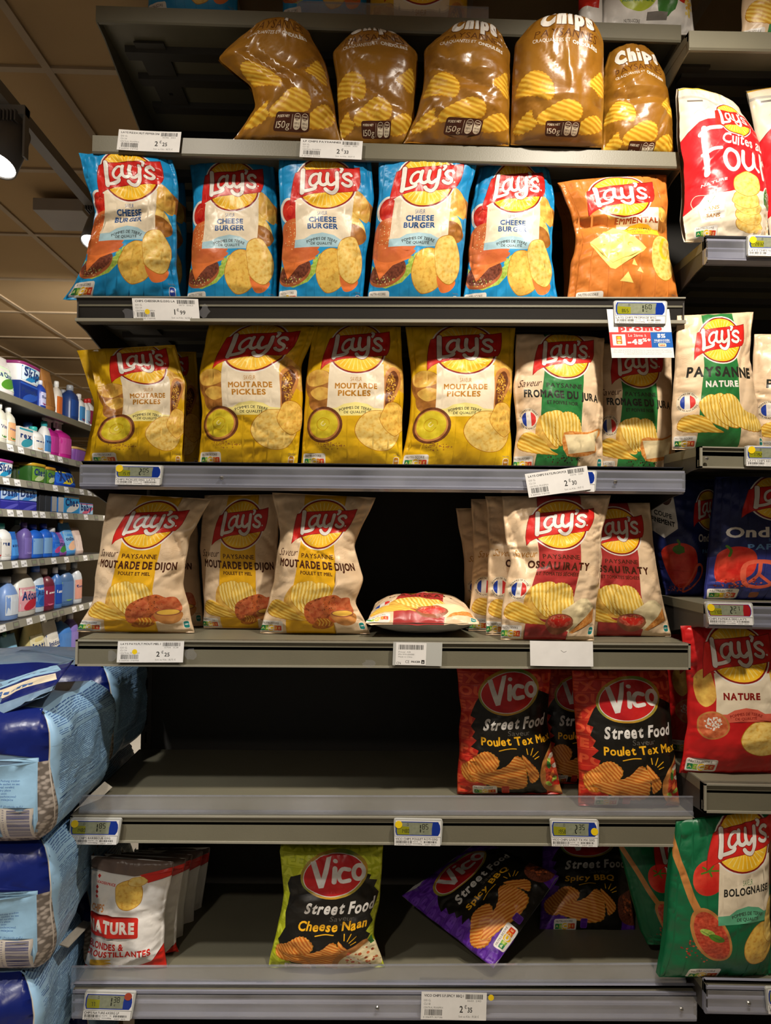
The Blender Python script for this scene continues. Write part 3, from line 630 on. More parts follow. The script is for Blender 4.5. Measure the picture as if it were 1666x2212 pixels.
def art_gold():
    a = Art(200, 300, I['gbag'])
    a.text('Chips', 104, 34, 46, I['gdark'], w=146, bold=.105, arc=260, gap=.1); a.text('Chips', 102, 33, 44, I['white'], w=142, bold=.085, arc=260, gap=.1)
    a.text('PAYSANNES', 104, 74, 18, I['gdark'], w=134, bold=.005, arc=330, outline=None); a.text('CRAQUANTES ET', 74, 93, 7.5, I['white'], w=74, bold=.0, arc=-0, slope=-.08); a.text('ONDULÉES', 144, 96, 8, I['white'], w=56, bold=.04, slope=.14)
    ridged(a, [(8, 206), (16, 176), (40, 158), (62, 162), (78, 180), (82, 204), (74, 218), (50, 212), (24, 210)], I['chipg'], zig=1)
    ridged(a, [(54, 250), (76, 232), (104, 216), (130, 222), (138, 240), (128, 256), (84, 262), (60, 266)], I['chipg'], zig=1)
    ridged(a, [(6, 272), (20, 252), (40, 238), (44, 252), (54, 262), (40, 276), (14, 282)], I['chipg'], zig=1.4)
    ridged(a, [(134, 266), (150, 248), (176, 238), (192, 246), (194, 262), (170, 276), (142, 280)], I['chipg'], zig=1)
    ridged(a, [(146, 176), (166, 154), (182, 142), (190, 160), (190, 190), (176, 196), (162, 186)], I['chipg'], zig=1.4)
    a.rect(70, 258, 138, 286, I['gbadge'], 5); a.text('POIDS NET', 86, 265, 4, I['cream'], w=24, bold=.03); a.text('150g', 87, 277, 9.5, I['cream'], w=26, bold=.0); a.rect(103, 262, 103.6, 283, I['cream'])
    for x in (107, 122): a.rect(x, 260, x+13, 284, I['cream'], 6); a.rect(x+.8, 260.8, x+12.2, 271, I['gbadge'], 5); a.text('POUR', x+6.5, 265, 2.6, I['cream'], w=8, bold=.03); a.text('100g', x+6.5, 269, 2.6, I['cream'], w=8, bold=.02); a.text('535 kJ', x+6.5, 275, 3, I['gbadge'], w=9); a.text('129 kcal', x+6.5, 280, 3, I['gbadge'], w=8)
    return a

def art_four():
    a = Art(200, 340, I['cbg'])
    a.line([(0, 30), (90, 36), (140, 46)], 5, I['zip']); a.rect(20, 38, 60, 42, I['grey']); a.line([(0, 12), (60, 10), (120, 14)], 3, I['sun'])
    for x, y in ((30, 70), (60, 60), (160, 60)): a.line([(x, y), (x+14, y-8), (x+26, y+2), (x+20, y+22), (x+4, y+26)], .6, I['kline'])
    a.poly([(0, 116), (40, 88), (60, 82), (200, 72), (200, 236), (130, 232), (60, 238), (0, 262)], I['cred'])
    logo(a, 122, 76, 38)
    a.line([(48, 104), (44, 150), (42, 196)], 12, I['white']); a.line([(38, 116), (56, 104), (84, 100)], 8, I['white']); a.line([(36, 158), (60, 146), (76, 146)], 7, I['white'])
    a.text('Cuites au', 134, 124, 26, I['white'], w=104, bold=.02, shear=.2, jit=.6)
    a.line([(96+14*math.cos(t), 170+22*math.sin(t)) for t in np.linspace(0, 2*PI, 9, endpoint=False)], 8, I['white'], closed=True, n=3)
    a.line([(122, 152), (120, 178), (130, 190), (144, 180), (148, 152), (150, 180), (158, 190)], 8, I['white']); a.line([(172, 148), (170, 205)], 8, I['white']); a.line([(170, 176), (182, 160), (196, 156)], 8, I['white'])
    a.text('NATURE', 56, 214, 5, I['white'], w=50, bold=.03, slope=-.1)
    a.line([(22, 262), (12, 244), (22, 232), (44, 238)], 1, I['cream']); a.poly([(26, 254), (40, 236), (72, 236), (78, 250), (82, 288), (34, 298)], I['white'])
    a.line([(46, 248), (50, 254), (58, 242)], 2, I['leaf'], False); a.text('SANS', 54, 264, 8, I['gold'], w=30, bold=.02); a.text('conservateur', 55, 272, 2.6, I['gold'], w=34); a.text('SANS', 58, 281, 8, I['gold'], w=30, bold=.02); a.text('colorant', 58, 289, 2.6, I['gold'], w=34)
    for i, (x, y, w_, h_) in enumerate(((138, 306, 32, 17), (134, 290, 34, 17), (132, 270, 32, 17), (124, 254, 32, 17), (126, 222, 30, 26))): chip_blob(a, x, y, w_, h_, I['chip2'], 12 if i < 4 else 0, i+2)
    a.ell(186, 244, 22, 26, I['white'], 10); a.ell(187, 244, 20, 23.5, I['leaf'], 10); a.text('-50%', 184, 238, 8, I['white'], w=26, shear=.2); a.text('matière grasse', 186, 250, 4, I['white'], w=30, slope=.2)
    a.speck(180, 300, 20, 26, 10, 4, [I['kline']], 6); nutri(a, 18, 306, 1.1)
    return a

def art_ondule():
    a = Art(200, 300, I['onav']); a.poly([(0, 180), (60, 170), (120, 150), (200, 158), (200, 300), (0, 300)], I['onav2'])
    for i in range(14): a.line([(i*15, 0), (i*15+2, 150), (i*15, 300)], .5, ink('ink_navy_line', '#141a40'))
    logo(a, 118, 50, 52); a.text('Ondulées', 104, 128, 24, I['white'], w=156, bold=.04, slope=.03, jit=.4); a.text('SAVEUR', 104, 146, 7, I['oblue'], w=18, bold=0); a.text('PAPRIKA', 108, 162, 13, I['oblue'], w=92, bold=.035, slope=.04)
    a.poly([(12, 190), (16, 170), (40, 158), (66, 164), (78, 186), (70, 226), (44, 246), (16, 240)], I['pep'], True); a.line([(34, 178), (36, 166), (28, 156)], 5, I['pgreen'])
    for P in ([(60, 200), (96, 196), (118, 216), (116, 246), (90, 262), (62, 250)],): a.line(P, 9, I['pepi'], closed=True)
    a.line([(84, 200), (82, 226), (70, 246)], 7, I['pepi']); a.line([(84, 228), (104, 252)], 6, I['pepi']); a.speck(50, 250, 40, 14, 60, 1.8, [I['ragu'], I['pepi'], I['dred']], 3)
    ridged(a, [(140, 230), (160, 196), (196, 182), (216, 200), (210, 270), (170, 286), (146, 264)], I['chipr'], zig=1); nutri(a, 4, 266, 1.15, 'D'); a.rect(74, 276, 90, 292, I['clay'], 4)
    return a

def art_pepperside():
    a = Art(200, 300, I['onav']); a.poly([(0, 200), (200, 230), (200, 300), (0, 300)], I['onav2'])
    a.poly([(0, 40), (60, 20), (66, 110), (30, 130), (0, 112)], I['white']); a.ell(40, 40, 14, 16, I['brown']); a.text('COUPE', 30, 76, 11, I['black'], w=46, bold=.03, slope=.3); a.text('FINEMENT', 28, 92, 12, I['black'], w=60, bold=.05, slope=.3)
    logo(a, 170, 70, 44); a.text('Ondulées', 170, 132, 18, I['white'], w=90, bold=.04); a.text('PAPRIKA', 168, 164, 11, I['oblue'], w=60, bold=.035)
    a.poly([(16, 170), (30, 150), (60, 142), (96, 146), (118, 166), (114, 220), (84, 262), (50, 264), (24, 230)], I['pep'], True); a.ell(66, 158, 18, 12, I['pgreen'], 0, 12, .2); a.line([(66, 158), (70, 144), (64, 136)], 6, I['pgreen'])
    a.line([(90, 240), (118, 200), (134, 206), (130, 236), (104, 270), (70, 280)], 7, I['pepi'], closed=True); a.speck(60, 268, 50, 14, 50, 2.4, [I['ragu'], I['pepi']], 3)
    return a

def art_nature():
    a = Art(200, 300, I['nred'])
    a.poly([(14, 90), (40, 80), (48, 130), (30, 150), (12, 130)], I['pot'], True); a.poly([(150, 84), (176, 84), (196, 116), (180, 146), (150, 138)], I['pot'], True)
    panel(a, 48, 86, 150, 178, I['nband'], [('NATURE', 92, 128, 14, 64, .055, I['dred'])], None, None, bcol=I['dred'])
    a.ell(42, 186, 28, 29, I['wood2'], n=32); a.ell(42, 186, 25, 26, I['ham'], n=30); a.speck(42, 180, 15, 14, 60, 1.7, [I['salt'], I['white']], 4)
    chip_blob(a, 130, 216, 38, 38, I['chip2'], 0, 4); chip_blob(a, 180, 196, 36, 40, I['chip'], -14, 6)
    logo(a, 98, 50, 54); nutri(a, 6, 262, 1.15)
    return a

def art_bolognaise():
    a = Art(200, 300, I['bolo'])
    for i in range(9): a.line([(i*24, 0), (i*24+3, 150), (i*24, 300)], .5, ink('ink_green_line', '#0c4f30'))
    a.ell(76, 96, 26, 30, I['pep'], 10, 26); 
    for t in range(5): a.line([(76, 84), (76+14*math.cos(t*1.3), 84+9*math.sin(t*1.3))], 3, I['pgreen'], False)
    a.line([(4, 20), (22, 60), (46, 120), (60, 150)], 12, I['wood2']); a.speck(70, 226, 30, 26, 60, 1.6, [I['ragu'], I['dred']], 2)
    a.ell(82, 196, 27, 54, I['wood2'], -22, 34); a.ell(83, 197, 22.5, 48, I['ragu'], -22, 32); a.ell(76, 188, 12, 6, I['lettuce'], 20, 12); a.ell(90, 198, 13, 6, I['pgreen'], 25, 12); a.line([(68, 186), (96, 202)], .9, I['leaf'], False)
    a.poly([(186, 40), (204, 30), (210, 110), (186, 120)], I['wood'], True)
    panel(a, 92, 70, 188, 176, I['bband'], [('SAVEUR', 140, 109, 9, 18, .005, I['jgreen']), ('BOLOGNAISE', 140, 122, 13, 80, .045, I['char'])], None, None)
    chip_blob(a, 166, 220, 30, 42, I['chip'], 20, 4); chip_blob(a, 190, 180, 18, 36, I['chip2'], 10, 5)
    logo(a, 136, 42, 50); nutri(a, 56, 268, 1.1)
    return a

def art_leader():
    a = Art(200, 260, I['wht']); a.poly([(0, 0), (200, 0), (200, 20), (120, 34), (60, 30), (0, 26)], ink('ink_clear_top', '#6d5a50'))
    a.poly([(130, 30), (200, 10), (200, 30), (150, 46)], I['lpr']); a.text('LEADERPRICE', 62, 52, 6, I['lpr'], w=44, bold=.04, slope=.12)
    for x, y in ((45, 38), (42, 62), (42, 72), (42, 82)): a.poly([(x, y-5), (x+4, y), (x, y+5), (x-4, y)], I['lpr'])
    chip_blob(a, 114, 72, 30, 31, I['chip'], 0, 3); chip_blob(a, 128, 44, 20, 9, I['chip2'], -10, 5)
    a.text('CHIPS', 44, 108, 15, I['lor'], w=34, bold=.03); a.rect(10, 122, 140, 166, I['lpr'], 5); a.text('NATURE', 76, 144, 26, I['white'], w=112, bold=.06)
    a.text('BLONDES &', 66, 186, 17, I['lpr'], w=88, bold=.05); a.text('CROUSTILLANTES', 92, 206, 17, I['lpr'], w=156, bold=.05, slope=-.06, arc=-900)
    a.poly([(0, 246), (60, 254), (130, 244), (170, 226), (200, 190), (200, 260), (0, 260)], I['lpr'])
    for d in range(4): a.ell(58, 228+d*7, 26, 4.5, I['fry'], -8+d*8, 16)
    a.rect(80, 250, 130, 258, I['white']); a.text('POMMES DE TERRE', 105, 254, 3.5, I['navy'], w=44)
    return a

def art_organic():
    a = Art(200, 200, I['wht']); a.ell(70, 130, 42, 42, I['olime'], n=36); a.text('-40%', 70, 108, 14, I['white'], w=50, bold=.03); a.text('MATIÈRES GRASSES', 70, 122, 7, I['white'], w=70, bold=.02); a.text('SANS', 70, 140, 8, I['jgreen'], w=24); a.text('HUILE DE PALME', 70, 152, 6.5, I['jgreen'], w=62)
    a.ell(130, 150, 20, 34, I['leaf'], 20, 20, .1); a.ell(158, 132, 24, 20, I['pep'], 20, 22); a.ell(158, 130, 12, 9, I['pepi'], 20, 14); a.speck(182, 158, 12, 18, 16, 4, [I['emm'], I['sauce']], 3); a.rect(90, 172, 130, 184, I['grey']); a.text('NUTRI-SCORE', 60, 186, 5, I['grey'], w=34)
    return a

def art_tomato():
    a = Art(80, 160, I['wht']); a.rect(0, 70, 60, 130, I['lpr']); a.text('TOMATE', 40, 100, 14, I['white'], w=56, bold=.04); a.text('chips', 40, 55, 12, I['char'], w=40); return a

KINDS = {}
def art(k):
    if k not in KINDS:
        KINDS[k] = dict(burger=art_cheeseburger, mustard=art_moutarde, emmental=art_emmental, gold=art_gold, four=art_four, ondule=art_ondule, pepper=art_pepperside, nature=art_nature, bolo=art_bolognaise, leader=art_leader, organic=art_organic, tomato=art_tomato,
            jura=lambda: art_paysanne(I['jgreen'], ('FROMAGE DU JURA', 156), ('ET POIVRE NOIR', 62), 'cheese_jura', I['char'], seed=2, scol='brown'),
            dijon=lambda: art_paysanne(I['dij'], ('MOUTARDE DE DIJON', 168), ('POULET ET MIEL', 64), 'chicken', I['brown'], seed=3, scol='brown'),
            ossau=lambda: art_paysanne(I['ora'], ('OSSAU IRATY', 122), ('ET TOMATES SÉCHÉES', 80), 'ossau', I['brown'], seed=4),
            paysanne=lambda: art_paysanne(I['jgreen'], None, None, '', I['char'], True, seed=5),
            texmex=lambda: art_vico(I['vred'], I['vred2'], ('POULET TEX', 'TEX MEX OU'), [('Poulet Tex Mex', 122, 167, 18, 146)], 'wrap'),
            naan=lambda: art_vico(I['vlime'], I['vlime2'], ('NAAN CHEESE', 'CHEESE NAAN'), [('Cheese Naan', 112, 168, 20, 130)], 'naan'),
            bbq=lambda: art_vico(I['vpur'], I['vpur2'], ('SPICY BBQ', 'BBQ SPICY'), [('Spicy BBQ', 104, 168, 15, 100)], 'ribs'))[k]()
    return KINDS[k]
# ------------------------------------------------------------------ crisps bags
def sstep(x): x = np.clip(x, 0, 1); return x*x*(3-2*x)

def edge_curve(P, yt, yb, floor):
    """pixel polyline top->bottom -> function s -> world points"""
    n = len(P); W = []
    cum = [0]
    for i in range(1, n): cum.append(cum[-1]+math.dist(P[i], P[i-1]))
    cum = np.array(cum)/cum[-1]
    for (px, py), s in zip(P, cum): W.append(at(px, py, yt+(yb-yt)*s))
    W = np.array(W)
    if floor is not None: W[-1][2] = floor
    S = np.linspace(0, 1, 61); Q = np.stack([np.interp(S, cum, W[:, k]) for k in range(3)], 1)
    for _ in range(2):
        Q[1:-1] = Q[1:-1]*.5+(Q[:-2]+Q[2:])*.25
    return lambda s: np.stack([np.interp(np.clip(s, 0, 1), S, Q[:, k]) for k in range(3)], -1)

def bag(label, kind, L, R, yb, yt=None, floor=None, T=.085, seed=1, crop=(0, 0, 1, 1), tt=0., amp=1., dents=(), back=None, group=None, bulge=None, tc=0., name='crisps_bag', flip=False, surf=None, vm=.6, wrap=.24, su=0.):
    a = art(kind); P, Tr, idx, mats = a.mesh(); yt = yb if yt is None else yt
    if surf is None:
        fl = edge_curve(L, yt, yb, floor); fr = edge_curve(R, yt, yb, floor)
    else: fl, fr = surf
    c = (fl(np.array([.5]))[0], fr(np.array([.5]))[0]); Wd = np.linalg.norm(c[1]-c[0]); Hd = np.linalg.norm(fl(np.array([1.]))[0]-fl(np.array([0.]))[0])
    up = (fl(np.array([0.]))+fr(np.array([0.]))-fl(np.array([1.]))-fr(np.array([1.])))[0]; ac = c[1]-c[0]
    nrm = np.cross(ac, up); nrm /= np.linalg.norm(nrm)         # towards the reader
    nz = [Noise(seed*7+i) for i in range(8)]; rs = np.random.RandomState(seed)
    cr = []                                                       # creases across the film
    for i in range(int(22*amp)): cr.append((rs.uniform(0, 1), rs.uniform(0, 1), rs.uniform(0, PI), rs.uniform(.05, .2), rs.uniform(.008, .024), rs.uniform(.0014, .0038)*rs.choice([-1, 1, 1])))
    asp = Hd/Wd
    def S(u, v, front):
        uc = np.clip(u, 0, 1); vc = np.clip(v, 0, 1)
        A = fl(vc); B = fr(vc)
        tv = np.where(vc < vm, tt+(1-tt)*(1-np.abs(1-vc/vm)**1.9)**.75, (1-np.abs((vc-vm)/(1-vm))**2.6)**.8)
        b = wrap*tv; uu = uc*(1-b)+b*(1-np.cos(PI*uc))/2
        base = A+(B-A)*uu[:, None]
        e = np.abs(2*uc-1); pu = (1-e**2.3)**.62
        h = T/2*tv*pu
        inn = np.minimum(1, pu*1.6)
        x = uc*Wd; y = vc*Hd
        d = amp*(.006*nz[0](x/.075, y/.09)+.0032*np.abs(nz[1](x/.04, y/.05)))*inn*(.35+.65*tv)
        rg = 1-np.abs(nz[2](x/.022+nz[5](x/.05, y/.05), y/.11))*2.6; rg = np.maximum(rg, 0)
        d = d+amp*.0042*rg*np.exp(-vc/.13)*sstep(vc/.035)
        rg = 1-np.abs(nz[3](x/.03+nz[6](x/.05, y/.05), y/.12))*2.6; rg = np.maximum(rg, 0)
        d = d+amp*.0048*rg*np.exp(-(1-vc)/.12)*sstep((1-vc)/.03)
        rg = np.maximum(1-np.abs(nz[4](x/.09, y/.026+nz[7](x/.04, y/.06)))*2.6, 0)
        d = d-amp*.006*rg*(np.exp(-uc/.14)+np.exp(-(1-uc)/.14))*sstep(np.minimum(uc, 1-uc)/.05)
        for (cu, cv, an, ln, wd, dp) in cr:
            X = (uc-cu)*Wd; Y = (vc-cv)*Hd; t = X*math.cos(an)+Y*math.sin(an); q = -X*math.sin(an)+Y*math.cos(an)
            d = d-dp*np.maximum(0, 1-np.abs(q)/wd)*np.exp(-(t/ (ln*.5))**2)*inn
        if front:
            for (cu, cv, an, ln, wd, dp) in dents:
                X = (uc-cu)*Wd; Y = (vc-cv)*Hd; an_ = math.radians(an); t = X*math.cos(an_)+Y*math.sin(an_); q = -X*math.sin(an_)+Y*math.cos(an_)
                d = d-dp*np.maximum(0, 1-np.abs(q)/wd)*np.exp(-np.abs(t/ln)**3)*inn
        Q = base+nrm*((h+d) if front else -(h+d*.5))[:, None]
        if tc: Q[:, 2] += tc*(1-(2*uc-1)**2)*np.exp(-vc/.12)
        # silhouette jitter
        j = amp*.0035*nz[6](y/.05, y*0+3.3); k = amp*.0035*nz[7](y/.05, y*0+7.1)
        Q += (ac/Wd)[None]*(j*(1-uc)+k*uc)[:, None]*sstep(np.minimum(vc, 1-vc)/.04)[:, None]
        ov = np.maximum(0, -v)*Hd; ou = (np.maximum(0, -u)+np.maximum(0, u-1))*Wd
        Q = Q-nrm*(ov*.96+ou*.9)[:, None]
        if front: Q[:, 2] += np.where(v < 0, .15*ov, 0)
        return Q
    u0, v0, u1, v1 = crop
    u = (P[:, 0]/a.w-u0)/(u1-u0); v = (P[:, 1]/a.h-v0)/(v1-v0)
    u = u+su*4*np.clip(u, 0, 1)*(1-np.clip(u, 0, 1))
    keep = ((v[Tr].max(1) > -.12 if tt > 0 else v[Tr].max(1) > 0) & (v[Tr].min(1) < 1) & (u[Tr].max(1) > -.1) & (u[Tr].min(1) < 1.1))
    if tt <= 0: v = np.maximum(v, 0)
    Tr = Tr[keep]; idx = idx[keep]; used = np.unique(Tr); mp = -np.ones(len(P), int); mp[used] = np.arange(len(used)); Tr = mp[Tr]; u = u[used]; v = v[used]; uv = P[used].copy()
    v = np.minimum(v, 1)
    F0 = S(u, v, True); e = .006
    du = S(u+e, v, True)-S(u-e, v, True); dv = S(u, v+e, True)-S(u, v-e, True)
    N = np.cross(dv, du); N /= (np.linalg.norm(N, axis=1)[:, None]+1e-12)
    # back sheet
    gx, gy = 14, 22; bu, bv = np.meshgrid(np.linspace(0, 1, gx+1), np.linspace(0, 1, gy+1)); bu = bu.ravel(); bv = bv.ravel()
    Bk = S(bu, bv, False); dub = S(bu+e, bv, False)-S(bu-e, bv, False); dvb = S(bu, bv+e, False)-S(bu, bv-e, False)
    NB = -np.cross(dvb, dub); NB /= (np.linalg.norm(NB, axis=1)[:, None]+1e-12)
    k = len(F0); FB = []
    for j in range(gy):
        for i in range(gx):
            q = k+j*(gx+1)+i; FB += [(q, q+gx+1, q+gx+2, q+1)]
    # orient the front faces along N
    t = F0[Tr]; fn = np.cross(t[:, 1]-t[:, 0], t[:, 2]-t[:, 0]); s_ = (fn*N[Tr[:, 0]]).sum(1).sum()
    if s_ < 0: Tr = Tr[:, ::-1]
    t = Bk[np.array(FB)[:, :3]-k]; fn = np.cross(t[:, 1]-t[:, 0], t[:, 2]-t[:, 0])
    if (fn*NB[np.array(FB)[:, 0]-k]).sum() < 0: FB = [f[::-1] for f in FB]
    bm_ = back or a.bg; ml = list(mats)
    if bm_ not in ml: ml.append(bm_)
    V = np.vstack([F0, Bk]); NN = np.vstack([N, NB]); UV = np.vstack([uv, np.stack([bu*200+300, bv*300], 1)])
    o = build(name, V, [tuple(f) for f in Tr]+FB, ml, np.concatenate([idx, np.full(len(FB), ml.index(bm_))]), None, True, UV, NN)
    tag(o, label, 'crisps bag', group)
    return o

# ------------------------------------------------------------------ flat cards
def card(a, O, X, Z, name, parent=None, th=.0006, bow=0., fm=None):
    """thin printed card: O = world top-left, X = vector across, Z = vector down"""
    P, T, idx, mats = a.mesh(); O, X, Z = map(lambda q: np.array(q, float), (O, X, Z))
    n = np.cross(Z, X); n /= np.linalg.norm(n)
    u = P[:, 0]/a.w; v = P[:, 1]/a.h
    Q = O+u[:, None]*X+v[:, None]*Z+n*(bow*(1-(2*u-1)**2))[:, None]
    if fm: Q = fm(u, v, 0.)
    m = 12; uu = np.linspace(0, 1, m+1); Bt = []
    for q in (0, 1):
        Bt += [O+x*X+q*Z+n*(bow*(1-(2*x-1)**2)-th) for x in uu] if not fm else list(fm(uu, np.full(m+1, float(q)), -th))
    k = len(Q); F = []
    t = Q[T]; fn = np.cross(t[:, 1]-t[:, 0], t[:, 2]-t[:, 0]).sum(0)
    if fn @ n < 0: T = T[:, ::-1]
    F = [tuple(f) for f in T]
    nb = [(k+i, k+i+1, k+m+2+i, k+m+1+i) for i in range(m)]
    V = np.vstack([Q, Bt]); x = np.array(V)[list(nb[0])]
    if np.cross(x[1]-x[0], x[2]-x[0]) @ n > 0: nb = [f[::-1] for f in nb]
    mi = list(idx)+[0]*m
    return build(name, V, F+nb, mats, mi, parent, False, np.vstack([P, np.zeros((len(Bt), 2))]))
# ------------------------------------------------------------------ the room
M_ceil = solid('ceiling_tile', '#b39468', .9, var=.05, vscale=2.5, bump=.25, bscale=180); M_tbar = solid('ceiling_bar_paint', '#b09a7c', .6)
M_floor = solid('floor_tile', '#cbc2b2', .35, var=.06, vscale=3); M_wall = solid('wall_paint', '#a99878', .8, var=.05)
CZ = 2.86
mb = MB(); mb.box(-5.2, 2.4, -1.5, 12, CZ, CZ+.05); tag(mb.out('ceiling', M_ceil), kind='structure')
mb = MB(); mb.box(-5.2, 2.4, -1.5, 12, -.05, 0); tag(mb.out('floor', M_floor), kind='structure')
mb = MB(); mb.box(-5.2, 2.4, 12, 12.1, 0, CZ); tag(mb.out('wall_back', M_wall), kind='structure')
mb = MB(); mb.box(-5.3, -5.2, -1.5, 12, 0, CZ); tag(mb.out('wall_left', M_wall), kind='structure')
mb = MB(); mb.box(2.4, 2.5, -1.5, 12, 0, CZ); tag(mb.out('wall_right', M_wall), kind='structure')
mb = MB()
y0t = at(60, 150, 1.0); k = (CZ-.006-1.5)/(y0t[2]-1.5); Y0 = k*1.0
for i in range(-6, 18):
    y = Y0+i*.6
    if -1.4 < y < 11.9: mb.box(-5.2, 2.4, y-.012, y+.012, CZ-.008, CZ)
xa = -0.955
for i in range(-7, 6):
    x = xa+i*.6
    if x > -5.2 and x < 2.4: mb.box(x-.012, x+.012, -1.5, 12, CZ-.0085, CZ)
tag(mb.out('trim_1', M_tbar), kind='structure')

# ------------------------------------------------------------------ gondola shelving
M_shelf = solid('shelf_grey_beige', '#6e6a59', .42, var=.05, vscale=9, bump=.08, bscale=300, spec=.4)
M_shelf_d = solid('shelf_dark_grey', '#3f3b37', .5, var=.06, vscale=8)
M_under = solid('shelf_underside', '#38352f', .6, var=.1, vscale=5); M_back = solid('back_panel_charcoal', '#2c2a27', .7, var=.1, vscale=7, bump=.1, bscale=400)
M_edge = solid('shelf_edge_light', '#8f8b7c', .4); M_clear = clear('clear_plastic', refl=.14, haze=.11); M_rail = solid('rail_grey_plastic', '#81828f', .3, var=.06, vscale=14, coat=.4); M_railb = solid('rail_backing', '#6f7080', .4)
M_screw = solid('screw_steel', '#b9b7b2', .3, metal=.9); M_slant = solid('slanted_front_dark', '#2e2b28', .5, var=.06, vscale=8); M_hole = solid('punched_hole', '#0d0c0b', .9); M_tape = clear('clear_tape', tint=(.97, .97, .97), refl=.05, rough=.25, haze=.05)
DEEP = .46

def shelf(label, TL, TR, BL, BR, Y, style, Yr=None, depth=DEEP, screws=(), riser=None, clip_l=True, name='shelf'):
    """front corners as photo pixels at distance Y; styles: lip, slanted, rail, framed"""
    Yr = Y if Yr is None else Yr
    a, b, c, d = at(*TL, Y), at(*TR, Yr), at(*BL, Y), at(*BR, Yr)
    xl, xr = (a[0]+c[0])/2, (b[0]+d[0])/2
    def seg(mb, prof, m=0, x0=xl, x1=xr):
        """profile of (dy, t) with t=0 the lip's top, 1 its bottom"""
        def f(x):
            k = (x-xl)/(xr-xl); zt = a[2]+(b[2]-a[2])*k; zb = c[2]+(d[2]-c[2])*k; y = Y+(Yr-Y)*k
            return lambda p: (x, y+p[0], zt+(zb-zt)*p[1])
        mb.prism(prof, f(x0), f(x1), m)
    zt = (a[2]+b[2])/2; h = zt-(c[2]+d[2])/2
    root = empty(name, ((xl+xr)/2, Y+.2, zt-.03), label, 'shelf', 'gondola shelves')
    root.location.z = zt-h
    mb = MB(); t = .004/h
    pt = 0.0 if style in ('lip', 'slanted', 'framed') else .1
    seg(mb, [(.004, pt), (depth, pt), (depth, pt+t*5), (.004, pt+t*5)])
    mb.out('shelf_panel', M_shelf if style != 'dark' else M_under, root)
    mb = MB()                       # stiffening ribs and flanges under the panel
    for yy in (.10, .2, .32): seg(mb, [(yy, pt+t*5), (yy+.04, pt+t*5), (yy+.035, pt+t*8.5), (yy+.005, pt+t*8.5)], 0, xl+.03, xr-.03)
    for fx in (.07, .93):
        x0 = xl+(xr-xl)*fx; mb.box(x0-.035, x0+.035, Y+.08, Y+.34, zt-h*(pt)-.026-abs(b[2]-a[2])/2, zt-h*pt-.022)
    for fx in (.07, .93):
        for yy in (.13, .27): x0 = xl+(xr-xl)*fx; mb.box(x0-.005, x0+.005, Y+yy, Y+yy+.01, zt-h*pt-.0262-abs(b[2]-a[2])/2, zt-h*pt-.02, 1)
    mb.out('underside_ribs', [M_under, M_hole], root)
    mb = MB()
    if style == 'lip': seg(mb, [(0, 0), (.02, 0), (.02, .1), (.01, .16), (.01, 1), (.003, 1), (0, .9)])
    elif style == 'slanted':
        seg(mb, [(-.002, 0), (.03, 0), (.03, .05), (.004, .06), (.022, .85), (.022, 1), (.0, 1), (-.002, .88), (.016, .84)], 0)
        seg(mb, [(-.004, 0), (.02, 0), (.02, .05), (-.004, .05)], 1); seg(mb, [(-.006, .88), (.02, .88), (.02, 1), (-.006, 1)], 1)
    elif style == 'framed':
        seg(mb, [(.012, .05), (.02, .05), (.02, .97), (.012, .97)], 0)
        seg(mb, [(0, 0), (.02, 0), (.02, .06), (0, .06)], 1); seg(mb, [(0, .93), (.02, .93), (.02, 1), (0, 1)], 1)
        seg(mb, [(.004, .24), (.014, .24), (.014, .60), (.009, .62), (.009, .93), (.004, .93)], 0)
        seg(mb, [(.009, .06), (.0125, .06), (.0125, .23), (.009, .23)], 2)
        seg(mb, [(0, 0), (.02, 0), (.02, 1), (0, 1)], 1, xl, xl+.005); seg(mb, [(0, 0), (.02, 0), (.02, 1), (0, 1)], 1, xr-.005, xr)
    elif style == 'rail': seg(mb, [(.014, .04), (.02, .04), (.02, 1.0), (.014, 1.0)])
    lipo = mb.out('front_lip', {'lip': [M_shelf], 'slanted': [M_slant, M_edge], 'framed': [M_shelf, M_edge, M_shelf_d], 'rail': [M_railb]}[style], root)
    if style == 'rail':
        mb = MB()
        seg(mb, [(.004, -.04), (.013, -.04), (.013, .1), (-.001, .12), (-.001, .2), (.004, .24), (.004, .42), (.0, .5), (.004, .58), (.004, .78), (-.003, .84), (-.003, .93), (.006, 1.03), (.013, 1.03), (.013, -.01)])
        r = mb.out('label_rail', M_rail, root)
        mb = MB(); seg(mb, [(-.0045, .2), (-.0035, .2), (-.0035, .86), (-.0045, .86)]); mb.out('rail_cover', M_clear, r); lipo = r
    for sx in screws:
        mb = MB(); k = (sx-TL[0])/(TR[0]-TL[0]); p = at(sx, (TL[1]+(TR[1]-TL[1])*k+BL[1]+(BR[1]-BL[1])*k)/2+4, Y)
        mb.lathe([(.0045, 0), (.0045, .002), (.003, .004), (.0005, .0045)], (p[0], p[1]-.004, p[2]), 10, M=Matrix.Rotation(PI/2, 4, 'X')); mb.box(p[0]-.003, p[0]+.003, p[1]-.0092, p[1]-.0085, p[2]-.0005, p[2]+.0005, 1)
        mb.out('screw', [M_screw, M_hole], lipo)
    for side, x in ((-1, xl+.002), (1, xr-.002)):
        mb = MB(); zz = (a[2] if side < 0 else b[2])-h*pt
        P = [(Y+.002, zz), (Y+depth, zz), (Y+depth, zz-.13), (Y+depth-.06, zz-.13), (Y+.05, zz-h*(1-pt)-.004), (Y+.002, zz-h*(1-pt))]
        mb.prism(P, lambda p: (x-.0015, p[0], p[1]), lambda p: (x+.0015, p[0], p[1])); mb.out('side_bracket', M_shelf_d if style != 'lip' else M_shelf, root)
